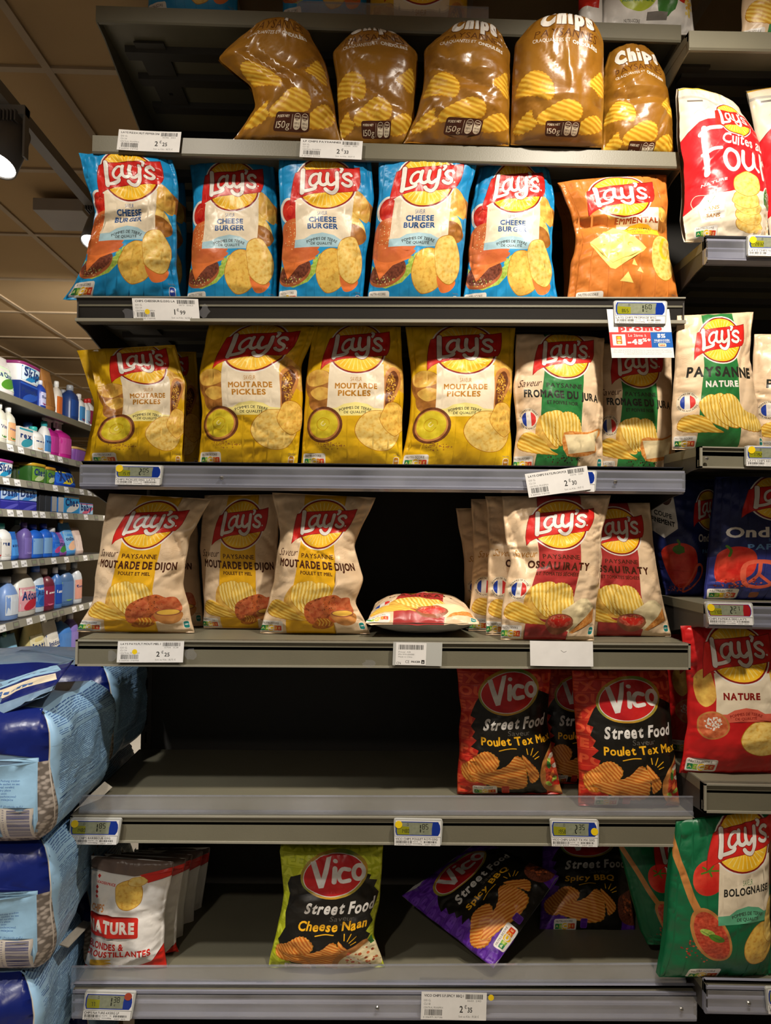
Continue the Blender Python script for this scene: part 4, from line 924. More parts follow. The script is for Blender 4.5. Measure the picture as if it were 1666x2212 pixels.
    if riser:
        zt0 = at(700, riser[0], Y+.012)[2]; zb0 = at(700, riser[1], Y+.012)[2]; x0 = at(riser[2], riser[0], Y)[0]; x1 = at(riser[3], riser[0], Y)[0]
        mb = MB(); mb.box(x0, x1, Y+.012, Y+.014, zb0, zt0); mb.box(x0, x1, Y+.009, Y+.0165, zb0, zb0+.010); mb.box(x0, x1, Y+.010, Y+.016, zt0-.0015, zt0)
        q = mb.out('clear_riser', M_clear, root)
    return dict(z=zt-h*pt, xl=xl, xr=xr, Y=Y, a=a, b=b, c=c, d=d, root=root)

SH = []
SH.append(shelf('topmost grey-beige shelf of the main bay, cut by the top of the photo', (207, 12), (1472, 54), (207, 46), (1472, 90), 1.575, 'lip', riser=(4, 44, 640, 1058)))
SH.append(shelf('plain grey-beige shelf under the golden-brown crisps bags', (200, 292), (1474, 329), (199, 330), (1476, 363), 1.57, 'lip'))
SH.append(shelf('shelf with slanted dark front under the blue crisps bags', (165, 641), (1482, 643), (165, 695), (1478, 700), 1.55, 'slanted'))
SH.append(shelf('shelf with grey ribbed plastic label rail under the mustard-yellow bags', (174, 997), (1478, 1011), (173, 1054), (1480, 1066), 1.56, 'rail', screws=(480, 1328)))
SH.append(shelf('shelf with framed beige front under the kraft-coloured bags', (164, 1382), (1489, 1391), (161, 1439), (1496, 1447), 1.55, 'framed'))
SH.append(shelf('mostly empty shelf with clear plastic upstand and two red bags', (152, 1762), (1500, 1767), (150, 1820), (1503, 1830), 1.54, 'framed', riser=(1719, 1762, 167, 1503)))
SH.append(shelf('lowest visible shelf of the main bay with clear plastic upstand', (163, 2131), (1501, 2135), (150, 2203), (1507, 2209), 1.55, 'rail', screws=(815, 1470), riser=(2085, 2131, 150, 1487)))
RY = 1.50
RS = []
for lb, T_, B_, x0, st, sw, *rz in (('curved light grey shelf at top of the right bay', 66, 106, 1489, 'lip', (), (50, 68, 1492, 2190)), ('right-bay shelf with clear plastic rail under the red oven-crisps bag', 509, 566, 1527, 'rail', ()), ('right-bay shelf with bent side bracket under the green-striped bags', 964, 1010, 1513, 'framed', (1524,)),
                       ('right-bay shelf with a red-ended digital tag under the navy bags', 1302, 1356, 1530, 'rail', ()), ('empty-fronted right-bay shelf under the big red bag', 1693, 1756, 1522, 'framed', ()), ('lowest right-bay shelf with plastic rail under the dark green bag', 2122, 2192, 1527, 'rail', (1615,))):
    RS.append(shelf(lb, (x0, T_), (2200, T_+14), (x0, B_), (2200, B_+14), RY, st, screws=sw, depth=.5, riser=rz[0] if rz else None))
# frame: back panel and uprights
root = empty('gondola_frame', (0, 2.05, 0), 'dark charcoal back panel with slotted uprights behind the shelves', 'shelving frame')
mb = MB(); xb0 = at(335, 1150, 2.04)[0]; mb.box(xb0, 1.9, 2.04, 2.05, 0, 2.72); mb.out('back_panel', M_back, root)
for x in (xb0-.012, .70, 1.9):
    mb = MB(); mb.box(x-.014, x+.014, 2.035, 2.075, 0, 2.74)
    for i in range(52): mb.box(x-.003, x+.003, 2.0345, 2.0352, .1+i*.05, .13+i*.05, 1)
    mb.out('upright', [M_shelf_d, M_hole], root)
mb = MB(); mb.box(xb0, 1.9, 1.62, 2.03, 0, .16); mb.out('base_plinth', M_shelf_d, root)
# ------------------------------------------------------------------ the crisps bags, shelf by shelf
GG = 'golden-brown crisps bags'; GB = 'blue burger-picture crisps bags'; GY = 'mustard-yellow crisps bags'
Z = [s['z']+.002 for s in SH]; ZR = [s['z']+.002 for s in RS]
# top shelf (only their lower ends are in the photo)
bag('blue burger-picture bag at left end of the topmost shelf', 'burger', [(322, -290), (322, 20)], [(515, -290), (515, 30)], 1.63, floor=Z[0], seed=11, group=GB)
bag('second bag on the topmost shelf, burger bag blurred behind clear plastic', 'burger', [(612, -280), (612, 20)], [(792, -280), (792, 30)], 1.63, floor=Z[0], seed=12, group=GB)
bag('yellow bag with red banner on the topmost shelf, behind clear plastic', 'mustard', [(800, -60), (800, 30)], [(1010, -60), (1010, 40)], 1.62, floor=Z[0], seed=13, crop=(0, 0, 1, .45), tt=.5)
bag('narrow white and red packet left of the white bag on the topmost shelf', 'tomato', [(1250, -130), (1250, 40)], [(1302, -130), (1302, 45)], 1.60, floor=Z[0], seed=14, T=.04, amp=.6)
bag('white bag with lime green disc and vegetables on the topmost shelf', 'organic', [(1300, -130), (1302, 45)], [(1478, -130), (1500, 50)], 1.61, floor=Z[0], seed=15)
bag('kraft bag with green stripe at top right, cut by the photo edge', 'jura', [(1612, -230), (1600, 62)], [(1800, -230), (1810, 62)], 1.56, floor=ZR[0], seed=16)
# golden bags
bag('leftmost golden-brown bag, its top folded over to the left', 'gold', [(545, 62), (500, 100), (468, 130), (540, 190), (552, 235), (528, 270), (498, 298)], [(668, 70), (690, 110), (712, 165), (722, 240), (738, 300)], 1.585, 1.56, Z[1], .10, 21, (-.02, .2, 1, 1.0), tt=.5, amp=1.5, dents=[(.35, .35, 60, .08, .02, .012)], group=GG, tc=.015)
bag('second golden-brown bag from the left, in the shade', 'gold', [(745, 85), (720, 112), (728, 200), (735, 300)], [(868, 85), (903, 115), (897, 220), (892, 310)], 1.60, 1.57, Z[1], .10, 22, (.05, .15, 1, 1), tt=.5, amp=1.3, group=GG, tc=.012)
bag('middle golden-brown bag with its lower left corner dragged along the shelf', 'gold', [(965, 68), (918, 108), (914, 200), (898, 255), (872, 300)], [(1080, 72), (1103, 120), (1102, 220), (1100, 325)], 1.57, 1.54, Z[1], .11, 23, (0, .1, 1, 1), tt=.5, amp=1.5, dents=[(.4, .5, 20, .07, .02, .01)], group=GG, tc=.012)
bag('fourth golden-brown bag, brightly lit, leaning out over the shelf edge', 'gold', [(1150, 52), (1112, 95), (1106, 200), (1103, 310)], [(1288, 56), (1304, 90), (1305, 200), (1301, 335)], 1.565, 1.51, Z[1], .11, 24, (0, .1, 1, 1), tt=.5, amp=.9, group=GG, tc=.012)
bag('rightmost golden-brown bag with the whole word CHIPS showing', 'gold', [(1318, 112), (1304, 150), (1300, 230), (1300, 330)], [(1405, 112), (1437, 170), (1448, 250), (1457, 335)], 1.595, 1.60, Z[1], .10, 25, (.02, -.02, 1, .93), tt=.3, amp=1.3, dents=[(.5, .55, 0, .08, .02, .012), (.3, .5, 70, .06, .018, .008)], group=GG, tc=.01)
# blue bags
bag('leftmost blue burger bag, crumpled, with a torn-up ear at top left', 'burger', [(170, 330), (185, 390), (206, 460), (186, 560), (152, 625), (136, 636)], [(372, 345), (386, 400), (382, 500), (382, 580), (392, 636)], 1.62, 1.585, Z[2], .085, 31, (-.02, .03, 1, 1), tt=.25, amp=1.7, dents=[(.4, .47, -12, .07, .016, .012), (.6, .1, 20, .06, .014, .008)], group=GB)
bag('blue burger bag hidden behind the leftmost blue bag', 'burger', [(240, 380), (240, 640)], [(398, 360), (402, 470), (404, 636)], 1.72, 1.72, Z[2], .08, 32, group=GB)
bag('second blue burger bag, set deeper and lower than its neighbours', 'burger', [(410, 350), (418, 440), (414, 560), (400, 660)], [(592, 352), (600, 440), (600, 560), (600, 660)], 1.67, 1.65, Z[2], .085, 33, (0, .0, 1, 1), tt=.2, group=GB)
bag('third blue burger bag, under the price paper that reads 2,33', 'burger', [(603, 340), (603, 420), (612, 520), (600, 655)], [(802, 348), (808, 430), (792, 550), (782, 655)], 1.64, 1.595, Z[2], .085, 34, tt=.1, group=GB)
bag('fourth blue burger bag, standing tallest of the blue row', 'burger', [(820, 338), (818, 430), (806, 540), (793, 655)], [(1034, 338), (1012, 430), (1002, 540), (992, 655)], 1.635, 1.585, Z[2], .085, 35, tt=.1, group=GB)
bag('fifth blue burger bag, with a dark crumple over its lower left corner', 'burger', [(1036, 362), (1018, 450), (1012, 560), (998, 655)], [(1186, 366), (1198, 430), (1192, 560), (1208, 655)], 1.64, 1.62, Z[2], .085, 36, tt=.3, amp=1.5, group=GB, tc=.01)
bag('orange bag with a picture of holed cheese, folded across its middle', 'emmental', [(1204, 395), (1228, 450), (1246, 510), (1234, 570), (1224, 655)], [(1440, 378), (1442, 460), (1440, 520), (1452, 580), (1474, 655)], 1.62, 1.61, Z[2], .09, 37, tt=.3, amp=1.5, dents=[(.35, .42, 6, .2, .02, .018)])
bag('orange cheese bag showing only its left ear behind the folded one', 'emmental', [(1180, 390), (1215, 480), (1220, 655)], [(1400, 378), (1400, 655)], 1.74, 1.74, Z[2], .08, 38)
# yellow bags
bag('leftmost yellow mustard bag, its flat empty top flared to the left', 'mustard', [(166, 757), (186, 810), (203, 870), (196, 930), (176, 1012)], [(378, 745), (402, 830), (400, 930), (396, 1012)], 1.645, 1.635, Z[3], .085, 41, (-.08, .02, 1.02, 1), tt=0, amp=1.6, dents=[(.22, .36, 70, .1, .02, .014)], group=GY, vm=.75, su=.09)
bag('yellow mustard bag squeezed in behind, between first and third', 'mustard', [(300, 760), (300, 1012)], [(424, 760), (432, 880), (434, 1012)], 1.76, 1.76, Z[3], .07, 42, group=GY)
bag('second full-front yellow mustard bag, with sunlit white label', 'mustard', [(452, 702), (432, 800), (436, 900), (428, 1015)], [(686, 705), (652, 790), (652, 900), (640, 1015)], 1.645, 1.635, Z[3], .09, 43, tt=.1, amp=1.4, dents=[(.78, .25, 50, .06, .02, .016)], group=GY)
bag('third full-front yellow mustard bag, with shaded top', 'mustard', [(678, 704), (662, 820), (656, 920), (650, 1015)], [(866, 706), (872, 830), (870, 920), (868, 1015)], 1.645, 1.635, Z[3], .09, 44, tt=.1, group=GY)
bag('rightmost yellow mustard bag, beside the kraft bags', 'mustard', [(876, 706), (890, 820), (884, 920), (862, 1015)], [(1114, 708), (1106, 820), (1102, 920), (1106, 1015)], 1.645, 1.635, Z[3], .09, 45, tt=.1, group=GY)
GJ = 'kraft bags with green stripe'
bag('front kraft bag with green stripe and cheese picture, right of the yellow bags', 'jura', [(1116, 722), (1110, 830), (1118, 930), (1106, 1018)], [(1306, 730), (1304, 830), (1302, 930), (1302, 1018)], 1.635, 1.635, Z[3], .085, 46, (0, .06, 1, 1), tt=.25, amp=1.3, dents=[(.85, .75, 60, .05, .014, .014)], group=GJ)
bag('shaded kraft bag with green stripe just under the promo card', 'jura', [(1272, 742), (1290, 880), (1290, 1018)], [(1450, 740), (1452, 850), (1462, 1018)], 1.70, 1.69, Z[3], .08, 47, (0, .02, 1, 1), tt=.1, amp=1.2, group=GJ)
# kraft row
GD = 'kraft bags with yellow stripe'; GO = 'kraft bags with dark red stripe'
bag('leftmost kraft bag with yellow stripe, standing at the shelf end', 'dijon', [(236, 1066), (216, 1180), (200, 1300), (166, 1371)], [(457, 1078), (410, 1160), (396, 1260), (420, 1372)], 1.655, 1.64, Z[4], .085, 51, tt=0, amp=1.2, dents=[(.92, .42, 60, .05, .016, .014)], group=GD)
bag('kraft bag behind the leftmost one, showing only its last letters', 'dijon', [(250, 1075), (250, 1370)], [(425, 1080), (428, 1200), (440, 1370)], 1.77, 1.77, Z[4], .08, 52, group=GD)
bag('middle kraft bag with yellow stripe, overlapped on its right', 'dijon', [(442, 1070), (432, 1180), (440, 1290), (440, 1371)], [(606, 1068), (600, 1180), (610, 1290), (612, 1371)], 1.73, 1.70, Z[4], .07, 53, (0, 0, 1, 1), amp=.9, group=GD)
bag('right-hand kraft bag with yellow stripe, with flared top corners', 'dijon', [(588, 1064), (606, 1150), (590, 1260), (562, 1371)], [(812, 1075), (780, 1140), (766, 1180), (786, 1250), (768, 1300), (800, 1371)], 1.655, 1.64, Z[4], .085, 54, tt=0, amp=1.4, group=GD)
bag('farthest kraft bag with dark red stripe, barely lit', 'ossau', [(985, 1098), (1002, 1200), (1005, 1370)], [(1200, 1098), (1200, 1370)], 1.80, 1.80, Z[4], .08, 55, group=GO)
bag('third kraft bag back, showing its left edge and flag badge', 'ossau', [(1018, 1078), (1022, 1200), (1012, 1370)], [(1220, 1078), (1220, 1370)], 1.72, 1.72, Z[4], .06, 56, amp=1.3, group=GO)
bag('kraft bag directly behind the front one with dark red stripe', 'ossau', [(1048, 1072), (1058, 1180), (1052, 1290), (1050, 1370)], [(1250, 1075), (1250, 1370)], 1.655, 1.655, Z[4], .06, 57, amp=1.4, group=GO)
bag('front kraft bag with dark red stripe and full cheese picture', 'ossau', [(1084, 1072), (1092, 1150), (1102, 1220), (1086, 1310), (1082, 1378)], [(1320, 1070), (1300, 1140), (1298, 1220), (1288, 1300), (1284, 1382)], 1.585, 1.60, Z[4], .085, 58, tt=.05, amp=1.6, dents=[(.12, .36, 75, .07, .018, .012), (.88, .12, 50, .05, .015, .012)], group=GO)
bag('right kraft bag with dark red stripe, half behind the front one', 'ossau', [(1225, 1088), (1240, 1200), (1238, 1378)], [(1404, 1086), (1412, 1180), (1428, 1280), (1450, 1378)], 1.655, 1.66, Z[4], .08, 59, tt=.1, group=GO)
# lying bag
y0, y1 = 1.60, 1.80; zf = Z[4]
A0 = at(790, 1345, y0); B0 = at(1035, 1338, y0); A1 = at(815, 1290, y1); B1 = at(1000, 1290, y1)
zz = zf+.032
def lie(s): return np.stack([A1[0]+(A0[0]-A1[0])*s, y1+(y0-y1)*s, zz+.03-.03*s], -1)
def rie(s): return np.stack([B1[0]+(B0[0]-B1[0])*s, y1+(y0-y1)*s, zz+.03-.03*s], -1)
bag('kraft and dark red bag lying flat on its back, bottom end forward', 'ossau', None, None, 1.7, T=.085, seed=60, surf=(lie, rie), back=I['foilback'], amp=1.2, vm=.5)
# red street-food bags
GV = 'red street-food crisps bags'
bag('left red and black bag with oval logo, set back on the shelf', 'texmex', [(986, 1440), (996, 1530), (990, 1640), (988, 1722)], [(1190, 1440), (1182, 1560), (1200, 1650), (1216, 1715)], 1.67, 1.655, Z[5], .085, 61, (0, .06, 1.0, 1), tt=.2, amp=1.2, group=GV)
bag('red and black bag mostly hidden between the two front ones', 'texmex', [(1160, 1440), (1160, 1720)], [(1330, 1440), (1330, 1720)], 1.74, 1.74, Z[5], .08, 62, (0, .02, 1, 1), tt=.2, group=GV)
bag('right red and black bag with oval logo, bottom pushed to the clear upstand', 'texmex', [(1236, 1448), (1242, 1560), (1250, 1650), (1250, 1750)], [(1442, 1448), (1450, 1560), (1458, 1650), (1468, 1750)], 1.60, 1.625, Z[5], .085, 63, (0, .03, 1, 1), tt=.2, group=GV)
# bottom shelf
GL = 'small white and red crisps multipacks'
for i, (x0, x1, yb, sd) in enumerate(((197, 362, 1.63, 71), (225, 388, 1.69, 72), (262, 402, 1.755, 73), (290, 424, 1.82, 74), (320, 440, 1.885, 75))):
    bag(['front white and red multipack bag with red banner, seen in full', 'second white and red multipack bag back from the front one', 'third white and red multipack bag back from the front one', 'fourth white and red multipack bag, deep in the shade', 'rearmost white and red multipack bag against the back panel'][i], 'leader',
        [(x0, 1848-4*i), (x0, 1950), (x0-2, 2040), (x0-16, 2100)], [(x1+14, 1862-8*i), (x1-4, 1960), (x1-8, 2040), (x1, 2100)], yb, None, Z[6], .06, sd, (.10, 0, 1, 1), tt=.1, amp=1.2, group=GL)
bag('lime green and black bag with oval logo, alone in the middle', 'naan', [(606, 1828), (614, 1930), (596, 2020), (580, 2110)], [(828, 1828), (822, 1930), (806, 2020), (832, 2110)], 1.63, 1.63, Z[6], .09, 76, (0, .06, 1, 1), tt=.2, amp=1.2)
# purple bags lying slanted
def quad(TL, TR, BL, BR):
    TL, TR, BL, BR = [at(*p) for p in (TL, TR, BL, BR)]
    return (lambda s: TL+(BL-TL)*np.asarray(s)[..., None]), (lambda s: TR+(BR-TR)*np.asarray(s)[..., None])
bag('purple and black bag fallen over, one corner pointing down at the front', 'bbq', None, None, 1.7, T=.07, seed=77, surf=quad((868, 1935, 1.78), (1040, 1812, 1.84), (1066, 2092, 1.585), (1208, 1893, 1.70)), back=I['foilback'], amp=1.2)
bag('purple and black bag leaning back, behind the fallen one', 'bbq', None, None, 1.8, T=.07, seed=78, surf=quad((1175, 1775, 1.95), (1345, 1775, 1.95), (1165, 2012, 1.79), (1372, 2010, 1.79)), back=I['foilback'], amp=1.1)
# right bay
bag('white and red oven-crisps bag with folded top in the right bay', 'four', [(1462, 192), (1462, 300), (1474, 400), (1468, 480), (1478, 560)], [(1596, 240), (1640, 310), (1655, 420), (1662, 530)], 1.53, 1.57, ZR[1], .10, 81, (-.02, .02, 1, 1), tt=.3, amp=1.3, tc=.01)
bag('second red oven-crisps bag, cut by the right photo edge', 'four', [(1612, 195), (1640, 330), (1660, 480), (1664, 560)], [(1800, 195), (1840, 560)], 1.56, 1.60, ZR[1], .09, 82, (0, .02, 1, 1), tt=.3)
GP = 'kraft bags with green stripe, plain flavour'
bag('tall kraft bag with green stripe and ridged crisps, whole in the right bay', 'paysanne', [(1463, 682), (1458, 790), (1450, 900), (1452, 975)], [(1628, 674), (1618, 770), (1636, 880), (1652, 975)], 1.57, 1.56, ZR[2], .085, 83, amp=.9, group=GP)
bag('kraft bag at right photo edge showing only the letter P', 'paysanne', [(1630, 722), (1624, 850), (1632, 975)], [(1820, 722), (1820, 975)], 1.62, 1.61, ZR[2], .085, 84, group=GP)
bag('navy bag turned sideways with big red pepper, behind the kraft bags', 'pepper', [(1404, 1040), (1410, 1180), (1430, 1250), (1438, 1320)], [(1545, 1035), (1538, 1180), (1525, 1320)], 1.74, 1.74, ZR[3], .085, 85, amp=1.2)
bag('navy bag with light blue lettering and red pepper, cut by the right edge', 'ondule', [(1545, 1030), (1532, 1150), (1526, 1230), (1520, 1320)], [(1765, 1030), (1760, 1320)], 1.66, 1.66, ZR[3], .085, 86)
bag('big red bag with white label, two round crisps and salt bowl', 'nature', [(1470, 1352), (1482, 1450), (1486, 1560), (1468, 1690)], [(1690, 1352), (1700, 1500), (1706, 1690)], 1.58, 1.58, ZR[4], .085, 87, amp=1.2)
bag('red bag peeping out between the big red bag and the black one', 'nature', [(1440, 1370), (1446, 1690)], [(1600, 1370), (1600, 1690)], 1.72, 1.72, ZR[4], .08, 88)
GN = 'dark green bags with wooden spoon'
bag('front dark green bag with tomato sauce spoon and white label', 'bolo', [(1462, 1775), (1446, 1900), (1440, 2010), (1424, 2125)], [(1668, 1745), (1664, 1900), (1662, 2000), (1668, 2125)], 1.54, 1.54, ZR[5], .09, 89, (.08, 0, 1, 1), tt=.1, group=GN)
bag('shaded dark green bag half hidden behind the front one', 'bolo', [(1330, 1800), (1362, 1930), (1384, 2010), (1400, 2090)], [(1520, 1790), (1530, 1900), (1540, 2090)], 1.66, 1.70, ZR[5], .08, 90, (.02, 0, 1, 1), tt=.1, group=GN)
# ------------------------------------------------------------------ price papers and digital price tags
M_pw = ink('paper_white', '#e9e7e4', foil=False, rough=.7); M_pk = ink('paper_print_black', '#24221f', foil=False, rough=.7); M_pg = ink('paper_print_grey', '#6b6966', foil=False, rough=.7)
M_dot = ink('sticker_yellow', '#f2cf12', foil=False, rough=.5); M_dotr = ink('sticker_red', '#a8432c', foil=False, rough=.5)
M_lcd = ink('lcd_grey_green', '#8a8f78', '#7d826c', .1, foil=False, rough=.15); M_lcdy = ink('lcd_yellow', '#8f8f1c', foil=False, rough=.15); M_seg = ink('lcd_segment', '#1c211c', foil=False, rough=.2)
M_esb = ink('tag_blue_end', '#10318f', foil=False, rough=.15); M_esr = ink('tag_red_end', '#a01820', foil=False, rough=.15); M_case = solid('tag_case_plastic', '#b9bab5', .25, coat=.5, var=.03)
M_pr = ink('promo_red', '#dc3a36', foil=False, rough=.5); M_pb = ink('promo_blue', '#1560b4', foil=False, rough=.5)

def quad_card(a, TL, TR, BL, Y, name, parent=None, bow=0., th=.0006):
    O, B, D = at(*TL, Y), at(*TR, Y), at(*BL, Y); return card(a, O, B-O, D-O, name, parent, th, bow)

def paper(label, TL, TR, BL, Y, l1, g, price, kilo, cu='CU 24', dot=None, seed=1, nums='0046  3013', ean='3 168930 178998', name='price_paper', bow=.0):
    a = Art(142, 46, M_pw, 8)
    a.text(l1, 6, 6, 4.4, M_pk, w=86, bold=.03, align='l'); a.text(g, 6, 14, 3.6, M_pg, w=15, bold=.0, align='l'); a.text(cu, 6, 20, 3.6, M_pg, w=14, bold=0, align='l'); a.text('CENTRAL FRANPRIX', 6, 26, 3.2, M_pg, w=42, bold=0, align='l')
    a.barcode(8, 29, 46, 39, M_pk, seed, bars=26); a.text(ean, 26, 42, 3, M_pg, w=42, bold=0)
    a.barcode(96, 3, 134, 11, M_pk, seed+3, bars=22); a.text(nums, 115, 13.8, 3, M_pg, w=30, bold=0)
    e, c = price; a.text(e, 91, 28, 11.5, M_pk, bold=.02, align='r'); a.text('€', 96.5, 24, 6, M_pk, bold=.02); a.text(c, 101, 29, 8.5, M_pk, bold=.02, align='l'); a.text('Soit au Kilo : '+kilo+' €', 104, 40, 3.4, M_pg, w=44, bold=0)
    if dot: a.ell(dot[0], dot[1], 5.6, 5.6, M_dot)
    o = quad_card(a, TL, TR, BL, Y, name, None, bow); return tag(o, label, 'price label', None)

SEGS = {'0': 'abcdef', '1': 'bc', '2': 'abged', '3': 'abgcd', '4': 'fgbc', '5': 'afgcd', '6': 'afgedc', '7': 'abc', '8': 'abcdefg', '9': 'abcdfg'}
def sevenseg(a, s, x, y, w_, h, gap=1.4):
    t = h*.12
    for ch in s:
        R = dict(a=(x+t*.6, y, x+w_-t*.6, y+t), g=(x+t*.6, y+h/2-t/2, x+w_-t*.6, y+h/2+t/2), d=(x+t*.6, y+h-t, x+w_-t*.6, y+h), f=(x, y+t*.6, x+t, y+h/2-t*.3), b=(x+w_-t, y+t*.6, x+w_, y+h/2-t*.3), e=(x, y+h/2+t*.3, x+t, y+h-t*.6), c=(x+w_-t, y+h/2+t*.3, x+w_, y+h-t*.6))
        for k in SEGS[ch]: a.rect(*R[k], M_seg)
        x += w_+gap

def esl(label, TL, TR, BL, Y, name, price, kilo, dot=None, end=None, sub='0274   12', seed=1, strip=True):
    O, B, D = at(*TL, Y), at(*TR, Y), at(*BL, Y); X = B-O; Zv = D-O; W = np.linalg.norm(X); H = np.linalg.norm(Zv); n = np.cross(X, -Zv); n = -n/np.linalg.norm(n) if n[1] > 0 else n/np.linalg.norm(n)
    if n[1] > 0: n = -n
    hs = .66 if strip else .8
    root = empty('digital_price_tag', tuple(O+X/2+Zv), label, 'price tag', None)
    P = []
    for cx, cy, a0 in ((.96, .08, -90), (.94, .90, 0), (.06, .90, 90), (.04, .08, 180)):
        for t in (0, 45, 90): P.append((cx+.04*math.cos(math.radians(a0+t)), cy+.08*math.sin(math.radians(a0+t))))
    mb = MB(); f = lambda d: (lambda p: tuple(O+X*p[0]+Zv*p[1]-n*d)); mb.prism(P, f(.007), f(.0)); mb.out('casing', M_case, root)
    a = Art(100, 36, M_pw, 7); a.poly([(2, 2), (94, 2), (98, 10), (99, 18), (98, 27), (94, 34), (2, 34), (0, 26), (0, 10)], M_esb)
    a.poly([(3.5, 3), (93, 3), (96.5, 10), (97.5, 18), (96.5, 27), (93, 33), (3.5, 33), (1.5, 26), (1.5, 10)], end or M_esb); a.poly([(4, 4), (82, 4), (80, 18), (80, 32), (4, 32), (2.5, 25), (2.5, 11)], M_lcd); a.poly([(3, 12), (30, 14), (30, 32), (4, 32), (2.5, 25)], M_lcdy)
    sevenseg(a, kilo, 12, 19, 3.6, 9, 1.2); sevenseg(a, '0', 25, 6, 3.4, 6)
    e, c = price[0], price[1:]; sevenseg(a, e, 50, 8, 6, 20); sevenseg(a, c, 58.5, 7, 6, 12.5, 1.6); a.text('€', 62, 25, 4, M_seg, bold=.02)
    O2 = O+n*.0009+X*.04+Zv*.05
    scr = card(a, O2, X*.92, Zv*(hs-.06), 'screen', root, .0008)
    if strip:
        b = Art(100, 19, M_pw, 8); b.text(name, 2, 4.2, 5.2, M_pk, w=min(92, len(name)*3.5), bold=.02, align='l'); b.barcode(3, 8, 38, 14, M_pk, seed, bars=22); b.text('3 168930 1'+str(61200+seed*37), 20, 16.4, 2.6, M_pk, w=34, bold=.01); b.text(sub, 50, 10, 3, M_pk, w=20, bold=.0); b.text('=====100g', 50, 15, 2.4, M_pk, w=20, bold=.03); b.barcode(64, 8.5, 92, 13, M_pk, seed+2, bars=16); b.text('2617 1612', 78, 16.2, 2.6, M_pk, w=24, bold=0)
        card(b, O+n*.0012+X*.02+Zv*(hs+.01), X*.93, Zv*(.98-hs), 'name_strip', root, .0008)
    if dot:
        d = Art(12, 12, M_lcd, 6); col = M_dotr if len(dot) > 2 else M_dot
        mb = MB(); c0 = O+X*dot[0]+Zv*dot[1]+n*.0012; r = .0078
        u1 = X/W; v1 = Zv/H; k = 20; V = [tuple(c0+u1*r*math.cos(2*PI*i/k)+v1*r*math.sin(2*PI*i/k)) for i in range(k)]+[tuple(c0+n*.0005+u1*r*math.cos(2*PI*i/k)+v1*r*math.sin(2*PI*i/k)) for i in range(k)]
        mb.add(V, [list(range(k)), list(range(2*k-1, k-1, -1))]+[(i, (i+1) % k, k+(i+1) % k, k+i) for i in range(k)]); mb.out('round_sticker', col, scr)
    return root

def tape(x0, y0, x1, y1, Y, label):
    O = at(x0, y0, Y); B = at(x1, y1, Y); mb = MB(); r = random.Random(int(x0)); n = 12
    P = [(O[0]+(B[0]-O[0])*(.5+.5*math.cos(2*PI*i/n)*r.choice([.55, .95, 1])), O[2]+(B[2]-O[2])*(.5+.5*math.sin(2*PI*i/n)*r.uniform(.75, 1))) for i in range(n)]
    mb.prism(P, lambda p: (p[0], Y, p[1]), lambda p: (p[0], Y+.0004, p[1])); return tag(mb.out('tape_piece', M_tape), label, 'tape')

paper('price paper reading 2,25 on the left of the plain upper shelf', (257, 279), (392, 285), (252, 323), 1.560, 'LAYS PIZZA HUT PEPPERONI', '120 G.', ('2', '25'), '18,75', seed=3, bow=-.002)
paper('price paper reading 2,33 below the first two golden-brown bags', (650, 299), (784, 305), (647, 339), 1.560, 'LP CHIPS PAYSANNES', '150 G.', ('2', '33'), '15,57', 'CU 20', seed=5, ean='3 263855 165955')
paper('price paper reading 1,99 with yellow dot under the blue bags', (285, 644), (428, 646), (289, 692), 1.545, 'CHIPS CHEESBURG.120G LA', '120 G.', ('1', '99'), '16,58', dot=(31, 28), seed=7, nums='0173  0063', bow=.002)
paper('tilted white price paper reading 2,30 over the plastic rail', (1134, 1024), (1268, 1006), (1143, 1075), 1.546, 'LAYS CHIPS PAYS.FROM.POI', '120 G.', ('2', '30'), '19,17', seed=9, nums='0276  2215', bow=.003)
paper('price paper reading 2,25 with yellow dot under the yellow-striped kraft bags', (255, 1385), (398, 1385), (252, 1431), 1.545, 'LAYS PAYS.PLT MOUT.MIEL 1', '120 G.', ('2', '25'), '18,75', dot=(37, 23), seed=11, nums='0714  0211')
paper('price paper reading 2,35 on the lowest plastic rail', (911, 2142), (1052, 2145), (909, 2202), 1.538, 'VICO CHIPS S.F.SPICY BBQ 1', '120 G.', ('2', '35'), '19,58', 'CU 18', seed=13, nums='0653  2413', ean='3 336971 307016')
bp = Art(140, 55, M_pw, 10); bp.line([(68, 20), (74, 24), (80, 22)], 1, M_pg)
tag(quad_card(bp, (1145, 1384), (1281, 1386), (1146, 1438), 1.542, 'blank_paper', None, .002), 'blank white paper slip under the front dark-red-striped kraft bag', 'paper')
# back side of a removed tag
root = empty('tag_holder', tuple(at(902, 1438, 1.54)), 'small tag turned backwards with white barcode sticker and clear housing', 'price tag')
O, B, D = at(850, 1387, 1.54), at(956, 1389, 1.54), at(848, 1437, 1.54); mb = MB(); mb.prism([(0, 0), (1, 0), (1, 1), (0, 1)], lambda p: tuple(O+(B-O)*p[0]+(D-O)*p[1]+np.array([0, .006, 0])), lambda p: tuple(O+(B-O)*p[0]+(D-O)*p[1])); mb.out('clear_housing', M_case, root)
a = Art(66, 46, M_pw, 8); a.barcode(6, 4, 60, 14, M_pk, 4, bars=26); a.text('Pricer AB', 6, 19, 3, M_pg, align='l', w=26, bold=0); a.text('PN 970-00088', 6, 24, 3, M_pg, align='l', w=34, bold=0); a.text('Made in China', 6, 29, 3, M_pg, align='l', w=30, bold=0); a.text('CE', 26, 39, 6, M_pk, bold=.01); a.text('PRICER', 44, 39, 4.2, M_pk, w=20, bold=.05); a.rect(56, 35, 63, 43, M_pk, 1); a.text('»', 59.5, 39, 5, M_pw, bold=.02); a.text('CN', 7, 42, 5, M_pk, bold=0)
